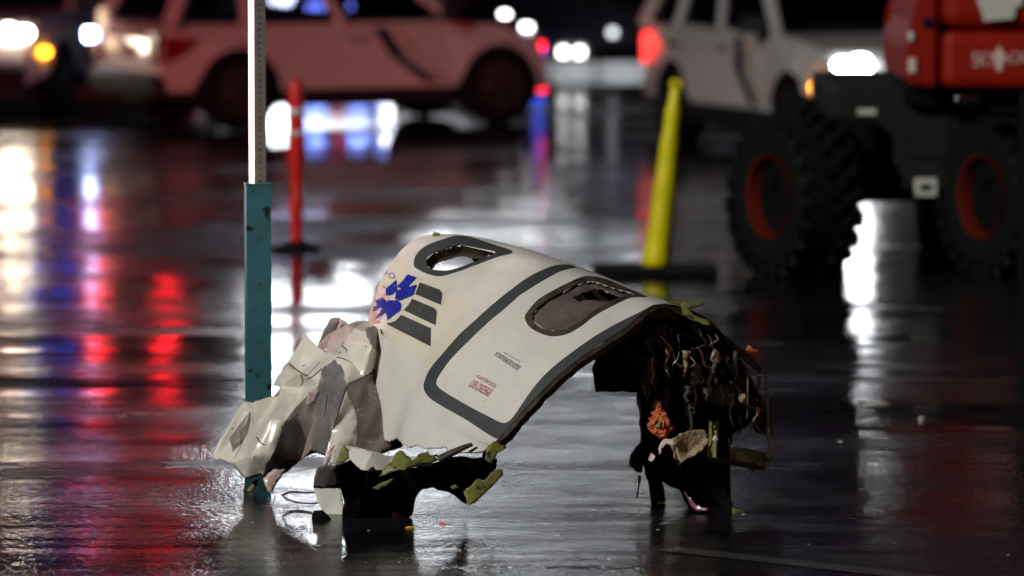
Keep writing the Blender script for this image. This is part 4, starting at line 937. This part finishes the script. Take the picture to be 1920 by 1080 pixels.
sheet('torn_edge', Z5((270, 410), (300, 290), (340, 232), (440, 262), (600, 300), (770, 345), (900, 372), (1240, 330), (1100, 440), (850, 470), (700, 495), (560, 500), (450, 400), (330, 420)), 19.74, 0.1, 0.9, 'white_skin', seed=19, crease=0.02, jag=2)
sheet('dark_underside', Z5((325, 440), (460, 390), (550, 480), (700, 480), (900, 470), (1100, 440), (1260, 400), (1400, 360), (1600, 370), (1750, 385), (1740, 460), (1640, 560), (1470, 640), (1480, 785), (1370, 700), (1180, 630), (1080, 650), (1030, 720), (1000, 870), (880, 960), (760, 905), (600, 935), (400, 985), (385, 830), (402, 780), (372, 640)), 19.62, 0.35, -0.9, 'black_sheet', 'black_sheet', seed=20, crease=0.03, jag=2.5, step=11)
PF = 'primer_flap'
sheet(PF, Z5((330, 405), (360, 310), (400, 248), (442, 300), (445, 370), (385, 412)), 19.60, 0.3, 0.4, 'primer', seed=21, crease=0.02, step=5)
sheet(PF, Z5((345, 470), (420, 455), (485, 480), (440, 505), (370, 510)), 19.55, 0.2, 0.5, 'primer', seed=26, crease=0.02, step=5)
sheet(PF, Z5((700, 530), (790, 420), (890, 300), (920, 310), (1000, 390), (1060, 330), (1140, 318), (1225, 385), (1160, 425), (1000, 452), (850, 485)), 19.56, 0.2, 0.8, 'primer', seed=22, crease=0.03, step=7, jag=2)
sheet(PF, Z5((1450, 665), (1580, 550), (1640, 575), (1690, 500), (1740, 470), (1790, 465), (1803, 515), (1680, 645), (1540, 770), (1498, 792)), 19.45, 0.0, 0.4, 'primer', seed=23, crease=0.02, step=7, jag=1.5)
sheet(PF, Z5((1640, 380), (1655, 280), (1720, 220), (1835, 275), (1745, 335), (1705, 425)), 19.44, 0.4, 0.2, 'primer', seed=27, crease=0.02, step=6)
sheet(PF, Z5((1340, 620), (1380, 600), (1410, 630), (1350, 645)), 19.50, 0, 0.4, 'primer', seed=28, crease=0.01, step=5)
sheet(PF, Z5((650, 630), (740, 580), (840, 545), (830, 570), (700, 650)), 19.50, 0.2, 0.4, 'primer', seed=29, crease=0.012, step=6)
sheet(PF, Z4((235, 1080), (280, 1020), (320, 1000), (290, 1060), (262, 1090)), 20.5, 0.3, 0.2, 'primer', seed=36, crease=0.01, step=5)
sheet(PF, Z4((400, 1085), (420, 1120), (445, 1160), (440, 1185), (415, 1150)), 20.3, 0.3, 0.2, 'primer', seed=37, crease=0.01, step=5)
bm = bmesh.new(); tube(bm, curve_pts([at(822, 862, 19.5), at(850, 848, 19.5), at(872, 838, 19.5), at(886, 833, 19.5)]), 0.016, 8, 0.007); part('bent_stringer', bm_mesh('bent_stringer', bm), M['seal'])
# stiffening ribs inside the arch
for c_, rr_ in ((0.10, 0.975), (2.0, 0.96), (2.8, 0.95)):
    V = []; F = []; n = 44
    for k in range(n + 1):
        b = 0.75 + 5.9 * k / n; p = S(c_, b); n_ = SNo(c_, b); t_ = (S(min(c_ + 0.05, 6), b) - S(max(c_ - 0.05, 0), b)).normalized()
        for dd, ss in ((0.02, -0.012), (0.06, -0.012), (0.06, 0.012), (0.02, 0.012)): V.append(p - n_ * dd + t_ * ss)
    for k in range(n):
        for s in range(4): F.append((k * 4 + s, k * 4 + 4 + s, k * 4 + 4 + (s + 1) % 4, k * 4 + (s + 1) % 4))
    part('rib', mesh('rib', V, F), M['primer_dark'])
# exit panel's cut edge: dark flange under the near rim
V = []; F = []; n = 60
for k in range(n + 1):
    b = 2.9 + 3.2 * k / n; p = S(0.0, b); n_ = SNo(0.0, b); ax_ = (S(0.0, b) - S(0.2, b)).normalized(); jg = 0.006 * noise.noise(p * 30)
    V += [p + n_ * 0.001, p + ax_ * (0.012 + jg) - n_ * 0.010, p - n_ * (0.05 + 2 * jg)]
for k in range(n):
    for s in (0, 1): F.append((k * 3 + s, k * 3 + 3 + s, k * 3 + 4 + s, k * 3 + 1 + s))
part('exit_flange', mesh('exit_flange', V, F), M['seal'])
# hanging lining and legs of structure in the open end
BL = 'lining_sheet'
sheet(BL, [(1110, 690), (1130, 640), (1180, 600), (1260, 585), (1330, 625), (1400, 690), (1425, 740), (1400, 800), (1330, 840), (1240, 860), (1205, 800), (1200, 735), (1118, 735)], 20.30, 0.4, 0.2, 'black_sheet', 'black_sheet', seed=30, crease=0.02, jag=3, step=14)
sheet('leg_strut', [(1194, 690), (1250, 690), (1240, 800), (1236, 860), (1249, 940), (1222, 943), (1206, 850), (1198, 760)], 20.15, 0.3, 0, 'black_sheet', 'black_sheet', seed=31, crease=0.012, jag=1.5, th=0.02)
sheet(BL, [(1205, 790), (1240, 750), (1330, 770), (1372, 800), (1370, 900), (1374, 968), (1345, 968), (1295, 955), (1275, 918), (1246, 905), (1208, 860)], 20.02, 0.3, 0.1, 'black_sheet', 'black_sheet', seed=32, crease=0.012, jag=2, step=12)
bm = bmesh.new(); tube(bm, curve_pts([at(1199, 750, 20.06), at(1202, 790, 20.06), at(1204, 835, 20.05)]), 0.004, 6); part('bright_edge', bm_mesh('bright_edge', bm), M['metal_edge'])
sheet('film_flap', Z6((265, 360), (200, 430), (170, 470), (170, 560), (215, 600), (265, 610), (275, 480)), 20.10, -0.2, 0.2, 'purple_film', 'purple_film', seed=33, crease=0.03, step=5)
sheet('film_flap', Z6((240, 620), (262, 640), (245, 720), (235, 800), (215, 810), (232, 720)), 20.10, -0.2, 0.2, 'purple_film', 'purple_film', seed=34, crease=0.01, step=5)
sheet('film_flap', Z6((590, 750), (640, 800), (690, 860), (800, 890), (780, 910), (680, 900), (640, 860)), 19.82, -0.2, 0.2, 'purple_film', 'purple_film', seed=35, crease=0.02, step=5)
# foam and fibre insulation
def lump(name, ctrl, m, seed, amp):
    """irregular clump along a chain of (u, v, Y, radius)"""
    bm = bmesh.new()
    for i, (u, v, Y, r) in enumerate(ctrl):
        q = bmesh.ops.create_icosphere(bm, subdivisions=3, radius=1.0); c = at(u, v, Y)
        for v_ in q['verts']:
            d = v_.co.normalized(); k = 1 + amp * noise.noise(d * 2.3 + Vector((seed + i, i * 2, 0))) + amp * 0.7 * noise.noise(d * 6 + Vector((i, seed, 3)))
            v_.co = c + Vector((d.x, d.y * 0.5, d.z * 1.1)) * r * k
    part(name, bm_mesh(name, bm), m)
lump('orange_foam', [(1232, 760, 19.82, 0.014), (1236, 778, 19.81, 0.022), (1232, 795, 19.80, 0.034), (1246, 800, 19.81, 0.026), (1240, 812, 19.79, 0.018)], M['foam_orange'], 3, 0.8)
sheet('fibre_blanket', Z6((510, 340), (590, 300), (630, 285), (760, 275), (785, 350), (740, 420), (690, 455), (600, 510), (570, 520), (545, 440)), 19.78, 0.1, 0.5, 'insul', 'insul', seed=38, crease=0.05, step=4, jag=2.5, th=0.012, fine=0.02)
sheet('film_flap', Z6((400, 400), (430, 350), (470, 345), (520, 350), (540, 460), (575, 530), (560, 550), (520, 500), (495, 400), (455, 380), (415, 420), (410, 470), (395, 460)), 19.78, 0.2, 0.2, 'pink_film', 'pink_film', seed=39, crease=0.03, step=4, jag=2)
# loose wires
for i, (pts, r, mm) in enumerate((([(1215, 632, 20.0), (1237, 640, 19.98), (1255, 648, 19.96), (1263, 668, 19.95), (1270, 682, 19.95), (1277, 688, 19.96)], 0.0045, 'wire'),
        ([(1278, 688, 19.96), (1284, 678, 19.97), (1290, 662, 19.98)], 0.005, 'wire'), ([(1210, 645, 20.0), (1216, 632, 20.0), (1221, 622, 20.0)], 0.004, 'wire'),
        ([(1258, 615, 20.0), (1275, 623, 20.0), (1308, 637, 20.0)], 0.003, 'dark_wire'), ([(1308, 650, 20.0), (1316, 665, 20.0), (1318, 680, 20.0), (1323, 688, 20.0)], 0.0045, 'wire'),
        ([(1401, 705, 20.15), (1401, 740, 20.14), (1400, 788, 20.12)], 0.0055, 'metal_edge'), ([(1401, 703, 20.15), (1412, 698, 20.2), (1428, 694, 20.25)], 0.005, 'metal_edge'),
        ([(530, 928, 20.1), (545, 922, 20.05), (575, 924, 20.0), (600, 922, 19.95)], 0.004, 'dark_wire'), ([(530, 930, 20.1), (548, 940, 20.05), (580, 944, 20.0), (602, 942, 19.95)], 0.004, 'dark_wire'))):
    bm = bmesh.new(); tube(bm, curve_pts([at(*p) for p in pts]), r, 6); part('wire', bm_mesh('wire', bm, True), M[mm])
# cut cable bundles and torn stringers hanging in the open end
rw = random.Random(5)
for k in range(20):
    u0 = rw.uniform(1165, 1415); top = 600 + 0.0022 * (u0 - 1255) ** 2 + rw.uniform(8, 60); Yk = rw.uniform(19.78, 19.98) + (u0 - 1250) * 0.0012; ln = rw.uniform(12, 60)
    pts = [at(u0, top, Yk), at(u0 + rw.uniform(-10, 10), top + ln * 0.35, Yk - 0.02), at(u0 + rw.uniform(-18, 18), top + ln * 0.7, Yk - 0.02), at(u0 + rw.uniform(-26, 26), top + ln, Yk)]
    bm = bmesh.new(); tube(bm, curve_pts(pts, 5), rw.choice((0.001, 0.0014, 0.002)), 5); part('cut_cable', bm_mesh('cut_cable', bm, True), M[rw.choice(('wire', 'dark_wire', 'primer_dark', 'seal', 'metal_edge', 'dark_wire'))])
for k in range(16):
    u0 = rw.uniform(1215, 1420); v0 = rw.uniform(650, 860); s_ = rw.uniform(6, 17)
    poly = [(u0 + s_ * rw.uniform(.5, 1.1) * math.cos(a), v0 + s_ * rw.uniform(.5, 1.3) * math.sin(a)) for a in [2 * math.pi * q / 7 for q in range(7)]]
    sheet('torn_lining', poly, rw.uniform(19.80, 19.95) + (u0 - 1250) * 0.0012, rw.uniform(-.4, .4), rw.uniform(0, .7), rw.choice(('pink_film', 'primer', 'primer_dark', 'insul', 'primer_dark', 'purple_film')), 'primer_dark', seed=100 + k, crease=0.03, step=4, jag=1.5)
for k in range(46):
    u0 = rw.uniform(1205, 1425); top = 606 + 0.0022 * (u0 - 1255) ** 2 + rw.uniform(0, 150); Yk = rw.uniform(19.82, 20.02) + (u0 - 1250) * 0.0012; ln = rw.uniform(18, 70); wd = rw.uniform(2, 7); V = []; F = []
    for s in range(7):
        t_ = s / 6; uu = u0 + 9 * noise.noise(Vector((k, t_ * 2.5, 0))); hw = wd * (1 - 0.7 * t_) * (1 + 0.5 * noise.noise(Vector((k, t_ * 5, 3))))
        V += [at(uu - hw, top + ln * t_, Yk + 0.03 * noise.noise(Vector((k, t_ * 3, 7)))), at(uu + hw, top + ln * t_, Yk + 0.03 * noise.noise(Vector((k, t_ * 3, 9))))]
        if s: F.append((2 * s - 2, 2 * s - 1, 2 * s + 1, 2 * s))
    o = part('lining_shred', mesh('lining_shred', V, F, True), M[rw.choice(('shred', 'shred', 'shred', 'primer_dark', 'seal', 'insul'))]); mdf = o.modifiers.new('th', 'SOLIDIFY'); mdf.thickness = 0.002
# rivet rows on the bent panel and along the exit
for row in ([(662, 720, 0), (668, 760, 0), (700, 822, 1)], [(702, 640, 0), (706, 700, 0), (700, 770, 0), (694, 830, 0)], [(690, 808, 0), (720, 808, 0), (745, 810, 0), (760, 816, 0)]):
    for p in curve_pts([(a, c, 0) for a, c, _ in row], 6)[::1]:
        bm = bmesh.new(); bmesh.ops.create_icosphere(bm, subdivisions=1, radius=0.0028, matrix=Matrix.Translation(ray_on_sheet(p.x, p.y))); part('rivet', bm_mesh('rivet', bm), M['rivet'])
# broken frame boxes at the lower right corner
def bar_part(name, a, b, r, m):
    bm = bmesh.new(); a, b = at(*a), at(*b); d = (b - a); Q = d.to_track_quat('X', 'Z').to_matrix(); box(bm, (a + b) / 2, (d.length, r, r), Q, r * 0.15); part(name, bm_mesh(name, bm), m)
FR = 'frame_bar'
bar_part(FR, (1330, 860, 19.95), (1432, 878, 20.15), 0.02, M['primer_dark']); bar_part(FR, (1440, 800, 20.2), (1446, 858, 20.2), 0.014, M['metal_edge'])
bar_part(FR, (1436, 700, 20.3), (1440, 800, 20.25), 0.012, M['primer']); bar_part(FR, (1338, 790, 19.97), (1336, 858, 19.95), 0.034, M['primer'])
bar_part(FR, (1446, 858, 20.2), (1430, 868, 20.15), 0.012, M['metal_edge']); bar_part(FR, (1366, 820, 20.0), (1372, 862, 20.0), 0.012, M['primer']); bar_part(FR, (1400, 762, 20.12), (1436, 770, 20.2), 0.010, M['primer'])
sheet(PF, [(1372, 845), (1400, 840), (1440, 850), (1446, 858), (1430, 870), (1412, 888), (1395, 872), (1372, 864)], 20.12, 0.2, 0.3, 'primer', seed=40, crease=0.03, step=5)
sheet(PF, Z6((965, 880), (1010, 895), (1085, 930), (1080, 945), (1030, 945), (968, 925)), 19.80, 0.1, 0.5, 'primer', seed=41, crease=0.012, step=5, label='bright green primer scrap touching the asphalt')
sheet('ridge_flap', [(1243, 568), (1270, 563), (1310, 566), (1318, 562), (1320, 570), (1290, 578), (1300, 590), (1335, 604), (1330, 612), (1290, 596), (1256, 580)], 19.95, 0.5, 0.6, 'primer', 'black_sheet', seed=42, crease=0.02, step=6)
sheet('ridge_flap', [(1330, 604), (1372, 640), (1400, 662), (1428, 690), (1424, 700), (1395, 676), (1366, 650), (1332, 615)], 20.1, 0.6, -0.2, 'primer_dark', 'black_sheet', seed=43, crease=0.012, step=6)
lump('orange_foam', [(1405, 655, 20.2, 0.012), (1412, 664, 20.2, 0.016), (1420, 672, 20.2, 0.01)], M['foam_orange'], 9, 0.7)
lump('tail_foam', [(816, 441, 20.6, 0.010), (822, 441, 20.6, 0.008)], M['primer'], 5, 0.6)

# ------------------------------------------------------------------ loose scraps on the asphalt
def scrap(name, label, cat, u, v, size, m, seed, group=None, h=0.25):
    p = ground_at(u, v); rnd = random.Random(seed); n = 7; bm = bmesh.new(); T = []; B_ = []
    for k in range(n):
        a = 2 * math.pi * k / n; r = size * rnd.uniform(0.55, 1.0)
        zt_ = size * h * rnd.uniform(0.4, 1.6)
        T.append(bm.verts.new((r * math.cos(a) * 0.8, r * math.sin(a) * 0.8, zt_))); B_.append(bm.verts.new((r * math.cos(a), r * math.sin(a), 0.001)))
    for k in range(n): bm.faces.new((B_[k], B_[(k + 1) % n], T[(k + 1) % n], T[k]))
    c = bm.verts.new((0, 0, size * h * 1.5))
    for k in range(n): bm.faces.new((T[k], T[(k + 1) % n], c))
    bm.faces.new(B_); o = link(name, bm_mesh(name, bm), m); o.location = (p.x, p.y, 0.0); tag(o, label, cat, group); return o
scrap('plastic_fragment', 'brown translucent fragment lying under the torn dark underside', 'debris', 742, 968, 0.055, M['purple_film'], 1, h=0.9)
scrap('reflector_scrap', 'yellow scrap lying below the dark underside', 'debris', 768, 990, 0.022, M['leaf'], 2, h=0.2)
scrap('red_reflection', 'glowing red reflection spot on the asphalt right of the yellow scrap', 'debris', 830, 983, 0.024, glow('red_spot_glow', (1.0, 0.01, 0.015), 0.55), 3, h=0.12)  # glowing piece stands in for a red reflection on the wet ground
scrap('dark_lump', 'dark lump beside the hanging white plate', 'debris', 605, 975, 0.05, M['black_sheet'], 4, h=0.5)
scrap('paper_scrap', 'pale flat scrap on the dark asphalt at right', 'debris', 1645, 758, 0.07, M['decal_white'], 5, h=0.1)
scrap('metal_scrap', 'small bright metal scrap right of the pale flat scrap', 'debris', 1728, 788, 0.022, M['metal_edge'], 6, h=0.6)
scrap('foam_scrap', 'tiny pale scrap between wreck and pale flat scrap', 'debris', 1575, 829, 0.018, M['decal_white'], 7, h=0.2)
scrap('yellow_leaf', 'small yellow leaf left of the worn white line', 'debris', 1268, 1031, 0.022, M['leaf'], 8, h=0.15)
rnd = random.Random(11)
for k in range(64):
    u = rnd.gauss(900, 300); v = rnd.uniform(890, 1070)
    scrap('chip', 'tiny pale paint chip scattered on the wet asphalt', 'debris', u, v, rnd.uniform(0.003, 0.010), M['decal_white'], 20 + k, 'paint chips strewn round the wreck', 0.2)
